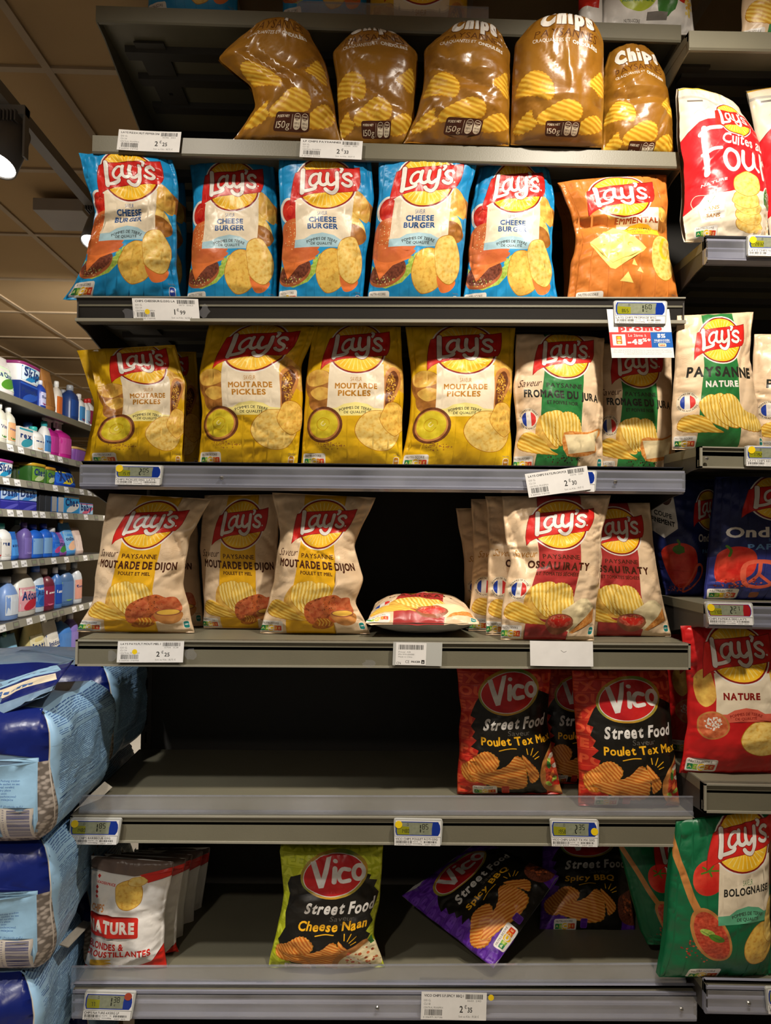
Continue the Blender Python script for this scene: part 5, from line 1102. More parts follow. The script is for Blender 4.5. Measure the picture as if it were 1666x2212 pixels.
card(a, O+np.array([.006, -.0008, -.001]), (B-O)*.62, (D-O)*.96, 'barcode_sticker', root, .0006)

esl('digital tag showing 2,05 at left of the plastic rail, yellow dot', (250, 1003), (353, 1005), (247, 1047), 1.548, "CHIPS PICKLES 135G  LAY'S", '205', '1519', (.09, .2), seed=2)
esl('digital tag showing 1,60 above the promo card', (1326, 649), (1442, 650), (1326, 699), 1.5370, 'LAYS CHIPS FROMAGE 185G', '160', '865', seed=3)
esl('digital tag hidden behind the tilted price paper, only its blue end showing', (1184, 1014), (1290, 1016), (1183, 1061), 1.549, 'LAYS CHIPS PAYS', '230', '1917', seed=4)
esl('digital tag showing 1,85 at far left under the empty shelf', (152, 1768), (263, 1769), (146, 1824), 1.530, 'VICO CHIPS BARBECUE 125G', '185', '1480', (.10, .2), seed=5)
esl('digital tag showing 1,85 in the middle under the empty shelf', (851, 1769), (957, 1771), (850, 1826), 1.530, 'VICO CHIPS POULET ROTI 125G', '185', '1480', (.10, .2), seed=6)
esl('digital tag showing 2,35 with yellow dot at its right end', (1188, 1770), (1294, 1772), (1190, 1828), 1.530, 'VICO CHIPS S.F.PLT TX MX 120G', '235', '1958', (.90, .42), seed=7)
esl('digital tag showing 1,38 with red dot on the lowest rail', (184, 2141), (294, 2144), (176, 2202), 1.538, 'CHIPS NATURE 6X30G LP', '138', '77', (.86, .14, 1), seed=8)
esl('digital tag on the rail under the red oven-crisps bag', (1616, 507), (1726, 509), (1614, 553), 1.486, "LAY'S CHIPS NAT 120G", '282', '2832', (.10, .25), seed=9)
esl('digital tag under the tall green-striped kraft bag of the right bay', (1612, 962), (1722, 964), (1610, 1007), 1.490, "LAY'S CHIPS RECETTE", '215', '1792', (.11, .22), seed=10)
esl('digital tag showing 2,21 with a red right end', (1524, 1300), (1626, 1302), (1530, 1349), 1.486, "CHIPS PAPRIKA 130G LAY'S", '221', '1700', (.10, .25), end=M_esr, seed=11)
esl('digital tag cut by the photo edge on the lowest right rail', (1655, 2134), (1770, 2136), (1658, 2190), 1.486, "LAY'S BOLOGNAISE", '199', '1658', seed=12)
# promo card
a = Art(140, 106, M_pw, 8)
a.text('promo', 70, 41, 13, M_pr, w=98, bold=.07); a.text('DU DIMANCHE 25/05/24 AU DIMANCHE 16/06/24', 74, 48.6, 2, M_pr, w=88, bold=.01)
a.rect(0, 50, 92, 84, M_pr); a.rect(92, 50, 140, 84, M_pb); a.rect(6, 55, 35, 79, M_pw); a.rect(14, 58, 27, 76, I['orange'], 1.5); a.ell(20.5, 62.5, 4, 3, I['sun']); a.rect(16, 66, 25, 69, I['cream']); a.ell(20, 73, 4, 2.5, I['emm'])
a.text('Le 2ème à', 62, 57, 6, M_pw, w=40, bold=.01); a.text('-45', 56, 71, 12, M_pw, w=34, bold=.08); a.text('%+', 82, 67, 8, M_pw, w=18, bold=.07); a.text('5%', 116, 58, 9, M_pw, w=18, bold=.08); a.text('cagnottés', 116, 67, 4.6, M_pw, w=34, bold=.05); a.text('sur la carte de fidélité', 116, 71.5, 2.4, M_pw, w=36, bold=.02); a.rect(107, 74.5, 125, 82, I['pcheese'], 1.5); a.text('bébé', 116, 78.4, 4, M_pr, w=12, bold=.05)
for i in range(3): a.text('offre valable du 25/05/24 au 16/06/24 dans les magasins participants voir conditions', 70, 89+i*4.2, 2.0, M_pg, w=(128, 132, 84)[i], bold=0)
tag(quad_card(a, (1311, 668), (1446, 668), (1322, 773), 1.5420, 'promo_card', None, .0), 'white, red and blue promo card reading -45% hanging under the 1,60 tag', 'promo card')
mb = MB(); c0 = at(1061, 2155, 1.538); mb.lathe([(.0062, 0), (.0062, .0006)], tuple(c0), 18, M=Matrix.Rotation(PI/2, 4, 'X')); tag(mb.out('yellow_dot_sticker', M_dot), 'lone yellow dot sticker right of the 2,35 price paper', 'sticker')
tape(262, 665, 292, 690, 1.544, 'crumpled clear tape left of the 1,99 price paper'); tape(430, 655, 455, 690, 1.544, 'crumpled clear tape right of the 1,99 price paper'); tape(228, 1404, 252, 1430, 1.544, 'clear tape left of the paper under the yellow-striped bags'); tape(398, 1398, 426, 1428, 1.544, 'clear tape right of the paper under the yellow-striped bags'); tape(782, 1424, 812, 1443, 1.54, 'torn tape scrap on the lower edge of the framed shelf front')
import re
# ------------------------------------------------------------------ litter bags stacked at the shelf end
M_lb = ink('litter_pale_blue', '#a3cbea', '#97c0e2', .01, rough=.4); M_ln = ink('litter_navy', '#10206a', rough=.3); M_lt = ink('litter_text_blue', '#3f66a4', rough=.4); M_knit = ink('litter_knit_grey', '#b5aaa0', '#6f665e', .14, 'voronoi', rough=.6); M_lp = ink('litter_panel_blue', '#9cc6e4', rough=.4); M_lw = ink('litter_label_cream', '#cfc6bb', rough=.5)
M_film = ink('litter_film_grey_blue', '#7d97b0', '#67809a', .02, rough=.25)
def litter_art():
    a = Art(640, 255, M_lb, 12); r = random.Random(6)
    a.rect(0, 0, 340, 92, M_ln); a.rect(0, 84, 329, 238, M_lp); a.poly([(328, 92), (341, 92), (347, 150), (360, 255), (322, 255), (330, 200)], M_knit); a.rect(0, 236, 340, 255, M_knit); a.line([(340, 0), (342, 120), (352, 250)], 1.6, M_lw)
    for i in range(7): a.text(['Verschließe die Packung trocken', 'FR Refermer le sachet au sec', 'Po użyciu zamknąć torebkę', 'EN Store in a dry place', 'A se păstra la loc uscat', 'Po otwarciu przechowywać', 'W suchym miejscu'][i], 232, 126+i*5.6, 3.8, M_lt, align='l', w=60+r.uniform(-14, 14), bold=.02)
    a.text('Hergestellt in EU | Fabriqué en UE | Producido en EU', 200, 172, 4, M_lt, align='l', w=110, bold=.01)
    a.rect(264, 176, 326, 240, M_lw); a.barcode(279, 180, 322, 236, M_ln, 9, True, 38); 
    for i, ch in enumerate('4008429694608'): a.text(ch, 272, 180+i*4.5, 3.8, M_ln, rt=90, bold=.01)
    a.text('5077681', 304, 246, 5, M_ln, bold=.01)
    y = 6
    while y < 248:                                    # columns of fine print on the side
        x = 352+r.uniform(0, 6)
        while x < 640:
            L_ = r.uniform(10, 34); a.poly([(x, y), (x+L_, y-.4), (x+L_, y+.9), (x, y+1.3)], M_lt); x += L_+r.uniform(2, 5)
        y += 3.7 if r.random() > .08 else 9
    return a
LA = litter_art()
def litter_bag(label, xr, yf, z0, wd, dp, h, yaw=0., seed=1, skew=0., group='pale blue litter bags', tilt=0.):
    P, Tr, idx, mats = LA.mesh(); nz = Noise(seed); nz2 = Noise(seed+50); r = .022
    per = []                                          # perimeter from front-left corner, along the front, right corner, side, back
    L1, L2 = wd-2*r, dp-2*r
    def pt(s):                                        # s in metres along the perimeter
        s = np.asarray(s, float); q = PI*r/2; tot = 2*(L1+L2)+4*q; s = s % tot; X = np.zeros(s.shape); Y = np.zeros(s.shape); A = np.zeros(s.shape)
        k = s < L1; X[k] = -wd/2+r+s[k]; Y[k] = -dp/2; A[k] = -PI/2
        o = L1; k = (s >= o) & (s < o+q); t = (s[k]-o)/r-PI/2; X[k] = wd/2-r+r*np.cos(t); Y[k] = -dp/2+r+r*np.sin(t); A[k] = t
        o += q; k = (s >= o) & (s < o+L2); X[k] = wd/2; Y[k] = -dp/2+r+s[k]-o; A[k] = 0
        o += L2; k = (s >= o) & (s < o+q); t = (s[k]-o)/r; X[k] = wd/2-r+r*np.cos(t); Y[k] = dp/2-r+r*np.sin(t); A[k] = t
        o += q; k = (s >= o) & (s < o+L1); X[k] = wd/2-r-(s[k]-o); Y[k] = dp/2; A[k] = PI/2
        o += L1; k = (s >= o) & (s < o+q); t = (s[k]-o)/r+PI/2; X[k] = -wd/2+r+r*np.cos(t); Y[k] = dp/2-r+r*np.sin(t); A[k] = t
        o += q; k = (s >= o) & (s < o+L2); X[k] = -wd/2; Y[k] = dp/2-r-(s[k]-o); A[k] = PI
        o += L2; k = (s >= o); t = (s[k]-o)/r+PI; X[k] = -wd/2+r+r*np.cos(t); Y[k] = -dp/2+r+r*np.sin(t); A[k] = t
        return X, Y, A, tot
    def S(s, z, off=0.):
        X, Y, A, tot = pt(s); v = np.clip(z/h, 0, 1); e = np.abs(2*v-1); bul = .022*(1-e**2.5)-.03*e**7+.022*nz(s/.10, z/.10)*(1-e**5)+.006*nz2(s/.03, z/.035)*(1-e**5)
        return np.stack([X+np.cos(A)*(bul+off)+skew*(z-h/2), Y+np.sin(A)*(bul+off), z+tilt*X+.012*nz2(s/.12, 1.7)*(e**3)*np.sign(v-.5)], -1)
    s = P[:, 0]/1000*(wd/.34)**.0+(L1-.34)+r*.8; z = (1-P[:, 1]/LA.h)*h
    F0 = S(s, z, .0015)
    k0 = len(F0); n = 72; m = 16; tot = pt(0.)[3]; V = list(F0); F = [tuple(f) for f in Tr]
    ss = np.linspace(0, tot, n, endpoint=False)
    for j in range(m+1): V += list(S(ss, np.full(n, h*j/m)))
    fb = []
    for j in range(m):
        for i in range(n): fb.append((k0+j*n+i, k0+j*n+(i+1) % n, k0+(j+1)*n+(i+1) % n, k0+(j+1)*n+i))
    base = k0+(m+1)*n                                 # domed top and bottom
    for top in (0, 1):
        ring = np.array(V[k0+(m*n if top else 0):k0+(m*n if top else 0)+n]); c = ring.mean(0); prev = k0+(m*n if top else 0)
        for q in (.8, .5, .2):
            rr = c+(ring-c)*q; rr[:, 2] += (1 if top else -1)*(.012*(1-q)); st = len(V); V += list(rr)
            for i in range(n):
                f = (prev+i, prev+(i+1) % n, st+(i+1) % n, st+i); fb.append(f if top else f[::-1])
            prev = st
        f = tuple(range(prev, prev+n)); fb.append(f if top else f[::-1])
    V = np.array(V); t = V[Tr[:400]]; fn = np.cross(t[:, 1]-t[:, 0], t[:, 2]-t[:, 0]); cc = t.mean(1)-np.array([0, 0, h/2])
    if (fn*cc*[1, 1, 0]).sum() < 0: F = [f[::-1] for f in F]
    R = np.array(Matrix.Rotation(yaw, 3, 'Z')); V = V @ R.T+np.array([xr-wd/2, yf+dp/2, z0])
    o = build('litter_bag', V, F+fb, mats+[M_film], list(idx)+[len(mats)]*len(fb), None, True, np.vstack([P, np.zeros((len(V)-len(P), 2))]))
    return tag(o, label, 'litter bag', group)
litter_bag('upper full pale blue litter bag with barcode, at the shelf end', -.607, 1.40, .890, .50, .31, .255, 0.0, 1)
litter_bag('middle pale blue litter bag with barcode, below the upper full one', -.628, 1.40, .635, .50, .30, .250, 0.10, 2)
litter_bag('pale blue litter bag at the bottom edge of the photo', -.648, 1.39, .380, .50, .30, .250, .10, 3)
litter_bag('lowest pale blue litter bag of the stack, under the photo edge', -.66, 1.39, .124, .50, .30, .252, .10, 4)
litter_bag('shaded litter bag standing behind the upper full one', -.63, 1.78, .905, .50, .31, .255, 0.0, 5, group=None)
litter_bag('shaded litter bag in the rear pile, under the standing one', -.665, 1.78, .645, .50, .31, .255, 0.0, 6, group=None)
litter_bag('dim litter bag of the rear pile, second from the floor', -.665, 1.78, .385, .50, .31, .255, 0.0, 7, group=None)
litter_bag('dim litter bag resting on the pallet in the rear pile', -.665, 1.78, .124, .50, .31, .255, 0.0, 8, group=None)
mb = MB()
for i in range(5): mb.box(-1.22, -.68, 1.36+i*.17, 1.46+i*.17, .095, .12)
for x in (-1.2, -.97, -.72): mb.box(x-.03, x+.03, 1.36, 2.14, 0, .095)
tag(mb.out('wooden_pallet', solid('pallet_wood', '#a3855c', .8)), 'wooden pallet on the floor under the litter bags', 'pallet')
# slumped empty-looking bag on top
aw = Art(400, 200, M_ln, 14); aw.poly([(60, 30), (360, 10), (380, 60), (80, 90)], M_lp); aw.poly([(40, 110), (370, 80), (390, 130), (60, 160)], I['cream']); aw.text('Hygiene Streu', 220, 50, 26, M_ln, w=240, bold=.05, slope=-.08); aw.text('Premium', 214, 122, 28, M_lt, w=220, bold=.06, slope=-.08); aw.rect(0, 172, 400, 200, M_film)
KINDS['slump'] = aw
bag('slumped dark blue printed bag lying tilted on top of the litter stack', 'slump', None, None, 1.5, T=.03, seed=91, surf=quad((-200, 1540, 1.66), (160, 1425, 1.66), (-220, 1650, 1.40), (112, 1492, 1.42)), amp=1.3, back=M_film, name='litter_bag')
bpy.data.objects['litter_bag.008']['category'] = 'litter bag'
cb = Art(200, 120, ink('cardboard_pale', '#c9c3b6', '#beb7a9', .02, foil=False, rough=.8), 20)
for lb, q in (('pale cardboard sheet between upper and middle litter bags', ((158, 1752, 1.57), (226, 1688, 1.68), (176, 1765, 1.57), (236, 1692, 1.68))), ('pale cardboard sheet between middle and bottom litter bags', ((128, 2040, 1.52), (180, 1988, 1.68), (148, 2046, 1.52), (186, 2002, 1.68)))):
    A, B_, D_ = at(*q[0]), at(*q[1]), at(*q[2]); tag(card(cb, A, B_-A, D_-A, 'cardboard_sheet', None, .0015), lb, 'cardboard')

# ------------------------------------------------------------------ far shelving with household products
XL = -2.2
def atx(px, py, X=XL):
    d = CRn @ np.array([(px-833.0)/FPX, -(py-1106.0)/FPX, -1.0]); return np.array([0, 0, 1.5])+d*(X/d[0])
yx = lambda px, X=XL: atx(px, 1150, X)[1]
FR = []
Ya, Yb = 3.7, 6.25
for lb, (y0, y1), st in (('top far shelf of household products', (838, 924), 0), ('second far shelf from the top', (954, 1002), 1), ('third far shelf from the top', (1026, 1062), 1), ('middle far shelf, under the detergent boxes', (1096, 1114), 1), ('fifth far shelf from the top, under the blue softener bottles', (1209, 1202), 1), ('sixth far shelf from the top, under the big detergent bottles', (1344, 1306), 1), ('lowest far shelf in view, under the refill pouches', (1486, 1428), 0)):
    p, q = atx(0, y0), atx(190, y1); z = (p[2]+q[2])/2; sl = (q[2]-p[2])/(q[1]-p[1])
    root = empty('far_shelf', (XL-.2, (Ya+Yb)/2, z-.045), lb, 'shelf', 'far shelving shelves')
    mb = MB(); mb.box(XL-.45, XL, Ya, Yb, z-.02, z); mb.out('shelf_panel', M_shelf_d, root)
    mb = MB(); mb.prism([(XL, z+.002), (XL+.006, z+.002), (XL+.016, z-.045), (XL, z-.045)], lambda p_: (p_[0], Ya, p_[1]), lambda p_: (p_[0], Yb, p_[1])); mb.out('front_lip', M_shelf if st == 0 else M_edge, root)
    FR.append(z)
    if st:
        r = random.Random(int(y0)); y = Ya+.2; a = Art(70, 38, M_pw, 14); a.text('1,95', 50, 20, 12, M_pk, bold=.03); a.barcode(6, 22, 30, 32, M_pk, 3, bars=10); e2 = Art(70, 38, I['grey'], 14); e2.rect(8, 6, 60, 26, M_lcd)
        while y < 6.1:
            kk = e2 if r.random() < .35 else a
            tag(card(kk, (XL+.008, y, z-.002), (0, .075, 0), (.009, 0, -.04), 'shelf_label', None, .0006), 'tiny price label on the edge of the '+re.split(',| under| for', lb)[0], 'price label', 'labels on the '+lb.split(',')[0]); y += r.uniform(.1, .22)
root = empty('far_shelving_frame', (XL-.48, (Ya+Yb)/2, 0), 'back panel and side frame of the far cleaning-products shelving', 'shelving frame')
mb = MB(); mb.box(XL-.5, XL-.46, Ya, Yb, 0, 2.34); mb.out('back_panel', M_back, root)
mb = MB(); mb.box(XL-.5, XL-.46, Ya, Yb, 2.345, 2.72); mb.out('upper_panel', M_wall, root)
for y in (Yb-.01, 5.55, Ya): mb = MB(); mb.box(XL-.46, XL-.44, y-.02, y+.02, 0, 2.5); mb.out('upright', M_shelf, root)

PC = {}
def pc(c, rough=.35):
    k = 'pack_'+c.strip('#')
    return solid(k, c, rough, var=.05, vscale=20, coat=.2)
def product(shape, px0, px1, row, hpx, col, cap, lab, txt, label, cat='bottle', back=.03, group=None, lc2=None):
    X0 = XL-back; y0, y1 = yx(px0, X0), yx(px1, X0); w_ = (y1-y0)*.94; yc = (y0+y1)/2; h = hpx/FPX*yc; z = FR[row]+.001; d = min(w_*.75, .16)
    nm = {'bottle': 'bottle', 'box': 'box', 'pouch': 'refill_pouch', 'tub': 'plastic_tub', 'spray': 'spray_bottle', 'jug': 'handled_bottle'}[shape]
    root = empty(nm, (X0-d/2, yc, z), label, cat, group); m = pc(col); mc = pc(cap) if cap else m; xf = X0; mb = MB(); lh0, lh1 = .12, .62; bw = w_/2
    if shape == 'box':
        mb.box(X0-d, X0, yc-bw, yc+bw, z, z+h); body = mb.out('carton', m, root, bevel=.002); lh0, lh1 = .06, .94
    elif shape == 'tub':
        mb.lathe([(.86*bw, 0), (.9*bw, .01), (bw, h*.82), (bw, h*.84)], (X0-d/2, yc, z), 28, ex=d/w_, sq=5); body = mb.out('tub', m, root, True); mb = MB(); mb.lathe([(bw*1.04, h*.84), (bw*1.05, h*.97), (bw*.98, h)], (X0-d/2, yc, z), 28, ex=d/w_, sq=5); mb.out('lid', mc, root, True)
        lh0, lh1 = .1, .8
    elif shape == 'pouch':
        n = 20; prof = [(1.0, 0, .9), (.98, .12, 1), (.96, .5, .75), (.92, .8, .4), (.9, .95, .08), (.9, 1, .03)]
        V = []
        for k_, t, dd in prof:
            for i in range(n):
                a_ = 2*PI*i/n; cx, cy = math.cos(a_), math.sin(a_); q = (abs(cx)**3+abs(cy)**3)**(-1/3); V.append((X0-d/2+cx*q*d/2*dd, yc+cy*q*bw*k_, z+h*t))
        F = [(j*n+i, j*n+(i+1) % n, (j+1)*n+(i+1) % n, (j+1)*n+i) for j in range(len(prof)-1) for i in range(n)]+[tuple(range(n))[::-1], tuple(range(n*(len(prof)-1), n*len(prof)))]
        mb.add(V, F); body = mb.out('pouch', m, root, True)
        if cap: mb = MB(); mb.lathe([(.016, 0), (.018, .02), (.012, .035)], (X0-d/2, yc-bw*.5, z+h*.97), 12); mb.out('cap', mc, root, True)
        lh0, lh1 = .15, .72
    else:
        nk = .30 if shape != 'jug' else .34; ht = .72 if shape == 'spray' else .86
        rs = [(.92, 0), (1, .02), (1, .08), (.96, .3), (1, .5), (.98, .62), (.86, .72), (.55, .80), (nk, .84), (nk, .86)]
        if shape == 'jug': rs = [(.94, 0), (1, .03), (1, .45), (.92, .6), (.72, .74), (nk*1.2, .84), (nk, .86)]
        mb.lathe([(r_*bw, t/.86*ht*h) for r_, t in rs], (X0-d/2, yc, z), 24, ex=d/w_, sq=2.8); body = mb.out('bottle_body', m, root, True); mb = MB()
        if shape == 'spray':
            mb.box(X0-d/2-.012, X0-d/2+.012, yc-bw*.85, yc+bw*.5, z+h*.9, z+h); mb.box(X0-d/2-.01, X0-d/2+.01, yc-bw*.3, yc+bw*.3, z+h*.71, z+h*.92); mb.box(X0-d/2-.006, X0-d/2+.006, yc-bw*.75, yc-bw*.6, z+h*.76, z+h*.92); mb.out('trigger_head', mc, root, bevel=.003)
        else: mb.lathe([(nk*1.25*bw, h*.85), (nk*1.25*bw, h*.97), (nk*1.1*bw, h)], (X0-d/2, yc, z), 18, ex=min(1, d/w_*1.2)); mb.out('cap', mc, root, True)
        lh1 = .52 if shape == 'spray' else .58
    if lab:
        L_ = Art(100, 100*h*(lh1-lh0)/w_/.84, ink('label_'+lab.strip('#'), lab, foil=False, rough=.4), 25); H = L_.h
        if lc2: L_.ell(60, H*.72, 46, H*.22, ink('label_'+lc2.strip('#'), lc2, foil=False, rough=.4), -15, 20); L_.rect(0, 0, 100, H*.10, ink('label_'+lc2.strip('#'), lc2, foil=False, rough=.4))
        if txt: L_.text(txt, 50, H*.36, 26 if len(txt) < 6 else 17, ink('label_dark_text', '#243a70', foil=False) if lab not in ('#8c2a4a', '#1f4fb0') else M_pw, w=84, bold=.05)
        if shape == 'box': card(L_, (X0+.0012, yc-bw, z+h*lh1), (0, bw*2, 0), (0, 0, -h*(lh1-lh0)), 'label', body, .0006)
        else:
            sq = {'tub': 5, 'pouch': 3}.get(shape, 2.8); dpt = d
            if shape == 'pouch': tz, pr, dd_ = [p[1] for p in prof], [p[0] for p in prof], [p[2] for p in prof]
            elif shape == 'tub': tz, pr = [0, .01, .82, .84], [.86, .9, 1, 1]; dd_ = pr
            else: tz, pr = [t/.86*ht for _, t in rs], [r_ for r_, _ in rs]; dd_ = pr
            def fm(u, v, off):
                Y = (2*u-1)*.86; X_ = (1-np.abs(Y)**sq)**(1/sq); t = lh1+(lh0-lh1)*v; a1 = np.interp(t, tz, pr); a2 = np.interp(t, tz, dd_)
                return np.stack([X0-d/2+(dpt/2*X_*a2+.002+off), yc+bw*Y*a1, z+h*t], -1)
            card(L_, (X0, yc-bw*.84, z+h*lh1), (0, bw*1.68, 0), (0, 0, -h*(lh1-lh0)), 'label', body, .0006, fm=fm)
    return root
W_, P_ = '#e6e4de', '#d8d3c8'
R0 = 0
product('pouch', -14, 34, 0, 88, '#dcd6cf', None, '#cfe3c0', 'Le Chat', 'white and green refill pouch at left end of the top far shelf', 'pouch', lc2='#4d8a2a')
product('box', 34, 74, 0, 44, '#15307c', None, '#15307c', 'Finish', 'blue dishwasher-tab box under the white tub, top far shelf', 'box', lc2='#2a55b0')
t = product('tub', 36, 84, 0, 42, W_, '#8a3068', '#d8ecf4', 'Skip', 'white tub with purple lid standing on the blue box', 'tub', lc2='#2a86c0')
t.location.z += 44/FPX*yx(54)+.003
product('bottle', 82, 96, 0, 62, '#20409c', '#d8d8e0', '#c8c8e8', 'Sun', 'slim blue bottle beside the blue box, top far shelf', lc2='#8c2a6a', back=.02)
product('pouch', 96, 120, 0, 92, '#9c6a36', None, '#8f6030', '', 'tall brown paper-look bag on the top far shelf', 'pouch')
product('bottle', 118, 132, 0, 80, '#d8cfc0', W_, '#d8702c', '', 'white bottle with orange label on the top far shelf', back=.08)
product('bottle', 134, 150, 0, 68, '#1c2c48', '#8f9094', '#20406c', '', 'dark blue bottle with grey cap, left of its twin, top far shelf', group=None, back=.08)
product('bottle', 150, 169, 0, 78, '#1f3a70', '#9a9c9e', '#24488c', '', 'dark blue bottle with grey cap, nearer the white bottles, top far shelf', back=.02)
product('bottle', 168, 182, 0, 66, W_, '#e0dcd8', '#4a90c8', '', 'white bottle with white cap near the end of the top far shelf', lc2='#a02848')
product('bottle', 182, 192, 0, 60, W_, '#c02a28', '#a8c8e0', '', 'slim white bottle with red cap, second from the end, top far shelf', lc2='#803060')
product('bottle', 190, 202, 0, 64, W_, '#c02a28', '#8c2a4a', '', 'white bottle with red cap at the end of the top far shelf')
product('bottle', -6, 14, 1, 88, '#c9c6b4', W_, '#e8dcc8', 'Vina', 'pale vinegar bottle at left photo edge, second far shelf', lc2='#3f7f3a', back=.02)
product('bottle', 14, 33, 1, 84, '#c9c6b4', W_, '#d9a272', 'Vinaigre', 'pale vinegar bottle with peach label, second far shelf', lc2='#3f7f3a', back=.02)
product('box', 35, 66, 1, 46, P_, None, '#e0dcd4', 'rex', 'white carton with fruit picture, second far shelf', 'box', lc2='#3a98a8')
product('jug', 60, 84, 1, 70, W_, '#1f5fae', None, '', 'white bottle with blue handle top behind the carton, second far shelf', back=.14)
product('bottle', 72, 97, 1, 56, W_, '#38a8a0', '#e0dcd4', 'rex', 'white bottle with turquoise collar, second far shelf', lc2='#d8a060')
product('jug', 94, 110, 1, 74, W_, '#2a9aa0', '#4a86c0', 'vani', 'tall white bottle with blue label, second far shelf', back=.06)
product('spray', 106, 132, 1, 86, '#a81e78', W_, '#b83a8c', '', 'magenta spray bottle, left one of the pair, second far shelf', back=.06)
product('spray', 130, 158, 1, 86, '#b4217f', W_, '#c04a94', '', 'magenta spray bottle, right one of the pair, second far shelf')
product('tub', 158, 186, 1, 32, '#7a4a94', '#c09a58', '#8a5aa4', '', 'purple tub with wooden-look lid, second far shelf', 'tub')
product('tub', -12, 30, 2, 40, W_, '#9a3a84', '#e2e6e4', 'Skip', 'white tub with purple lid at left photo edge, third far shelf', 'tub', lc2='#2a9ac8')
product('tub', 32, 58, 2, 38, '#2c3a20', '#8a7020', '#3c4c28', 'Chat', 'green tub darkened for shade, left of the green tubs', 'tub', back=.12)  # shade put into the pack colours, darker than its green neighbours
product('tub', 66, 100, 2, 42, '#2e5a24', '#c09a2a', '#6a9a3a', 'Chat', 'large green tub with gold lid and oval badge, third far shelf', 'tub', lc2='#c8d8a0')
product('tub', 98, 120, 2, 38, '#2e5a24', '#c08a2a', '#5a8a34', 'Chat', 'smaller green tub with amber lid, third far shelf', 'tub', lc2='#c8d8a0')
product('pouch', 120, 172, 2, 46, '#1846b8', None, '#2a6ad0', 'Xtra', 'blue and yellow soft pack on the third far shelf', 'pouch', lc2='#e8d02a')
for i, (a0, a1, up) in enumerate(((-2, 38, 1), (38, 78, 1), (-2, 38, 0), (38, 78, 0))):
    o = product('box', a0, a1, 3, 26 if up else 20, '#3a62b8' if up else '#2a2a90', None, '#b8cfec' if up else '#33339a', 'Dash' if up else '', ['white and blue box with dark lettering at the left photo edge', 'white and blue box with dark lettering, right one of the pair', 'violet-blue box under the left lettered box', 'violet-blue box under the right lettered box'][i], 'box', lc2='#3f86d0' if up else '#5a5ac0')
    if up: o.location.z += 20/FPX*yx((a0+a1)/2)+.002
for i, (a0, a1) in enumerate(((84, 95), (97, 108), (110, 121), (124, 136))):
    product('box', a0, a1, 3, 36, ['#26282c', '#2a2e34', '#1c3c6c', '#2464a8'][i], None, ['#303236', '#34383e', '#a0a0a0', '#b8b8b8'][i], '', ['first dark box from the left in the row beside the lettered boxes', 'second dark box from the left beside the lettered boxes', 'third box, dark blue with grey panel', 'fourth box, blue with pale panel'][i], 'box')
product('box', 136, 170, 3, 38, '#2a86c8', None, '#3a98d0', 'Chat', 'light blue box with round badge, middle far shelf', 'box', lc2='#e8e4dc')
product('box', 170, 200, 3, 24, '#3a8ad0', None, '#a8d0ec', 'baby', 'small blue and pink box at the end of the middle far shelf', 'box', lc2='#d86a80')
product('bottle', -8, 9, 4, 70, W_, '#e0dcd8', '#d8d4cc', '', 'white bottle at left photo edge, softener shelf', lc2='#c83a34')
product('bottle', 6, 33, 4, 80, W_, '#17807c', '#e0dcd4', '1L', 'white bottle with teal cap, softener shelf', lc2='#c8c4bc')
product('pouch', 29, 47, 4, 60, '#2a6ac0', None, '#4a90d8', 'stra', 'blue and white pouch beside the teal-capped bottle', 'pouch')
product('bottle', 42, 62, 4, 84, '#c8d0c8', '#4a5a50', '#d8ccb8', '', 'clear bottle with green cap, softener shelf', back=.08)
product('bottle', 56, 75, 4, 78, '#6a5a9c', '#54407c', '#7a6ab0', '', 'purple softener bottle with purple cap', lc2='#9a8ac8')
product('bottle', 76, 102, 4, 72, '#1f5fc4', '#14308c', '#7aa4d0', '', 'blue softener bottle, left one of the pair')
product('bottle', 99, 120, 4, 72, '#1f5fc4', '#14308c', '#7aa4d0', '', 'blue softener bottle, right one of the pair')
product('jug', 116, 136, 4, 62, '#2468d0', '#d8d8d8', '#3a78d8', '', 'tilted blue cone-shaped bottle with white tip', lc2='#c84a8c')
product('pouch', 128, 152, 4, 52, '#8a4aa0', W_, '#a06ab8', 'line', 'purple and green refill pouch, softener shelf', 'pouch', lc2='#3a8a3a')
product('pouch', 146, 172, 4, 70, '#4a94d8', '#d89a3a', '#7ab4e0', 'ouline', 'light blue refill pouch with baby picture', 'pouch', lc2='#e8b894')
product('pouch', 168, 186, 4, 58, '#c8b0a4', None, '#d8c4b8', '', 'pale pink pouch at the end of the softener shelf', 'pouch')
product('jug', -14, 10, 5, 92, '#d8d0b4', '#1f50b4', '#a8b8d4', 'cool', 'cream bottle with blue cap at left photo edge', 'bottle')
product('jug', 2, 26, 5, 90, '#d8cca4', '#983a38', '#d8b478', '', 'cream handled bottle with brown-red cap', back=.10)
product('jug', 20, 53, 5, 92, '#7a9ad0', '#a8acb0', '#d4dce4', '', 'periwinkle blue detergent bottle with clear cap')
product('jug', 48, 92, 5, 106, '#dcd8cc', '#c4b8a0', '#e0a0a8', 'Adouc', 'big white softener bottle with pink label', lc2='#c02a3c')
product('jug', 84, 108, 5, 100, '#c8d4e0', '#2a5ab4', '#3a78c4', 'Adouc', 'white bottle with blue cap and blue label behind the pink-labelled one', lc2='#1f5fb0', back=.05)
product('bottle', 102, 129, 5, 90, '#6a2434', '#cfc0b8', '#8c2a4a', 'Lenor', 'dark red softener bottle with pale cap', lc2='#d8708c')
product('bottle', 126, 142, 5, 88, '#4a78b8', '#d8dce0', '#1f4fb0', 'Lenor', 'blue softener bottle with white cap beside the dark red one')
product('bottle', 141, 171, 5, 90, '#4a6a94', '#9aa4ae', '#5a7aa8', '', 'large translucent slate blue bottle', lc2='#7aa45a')
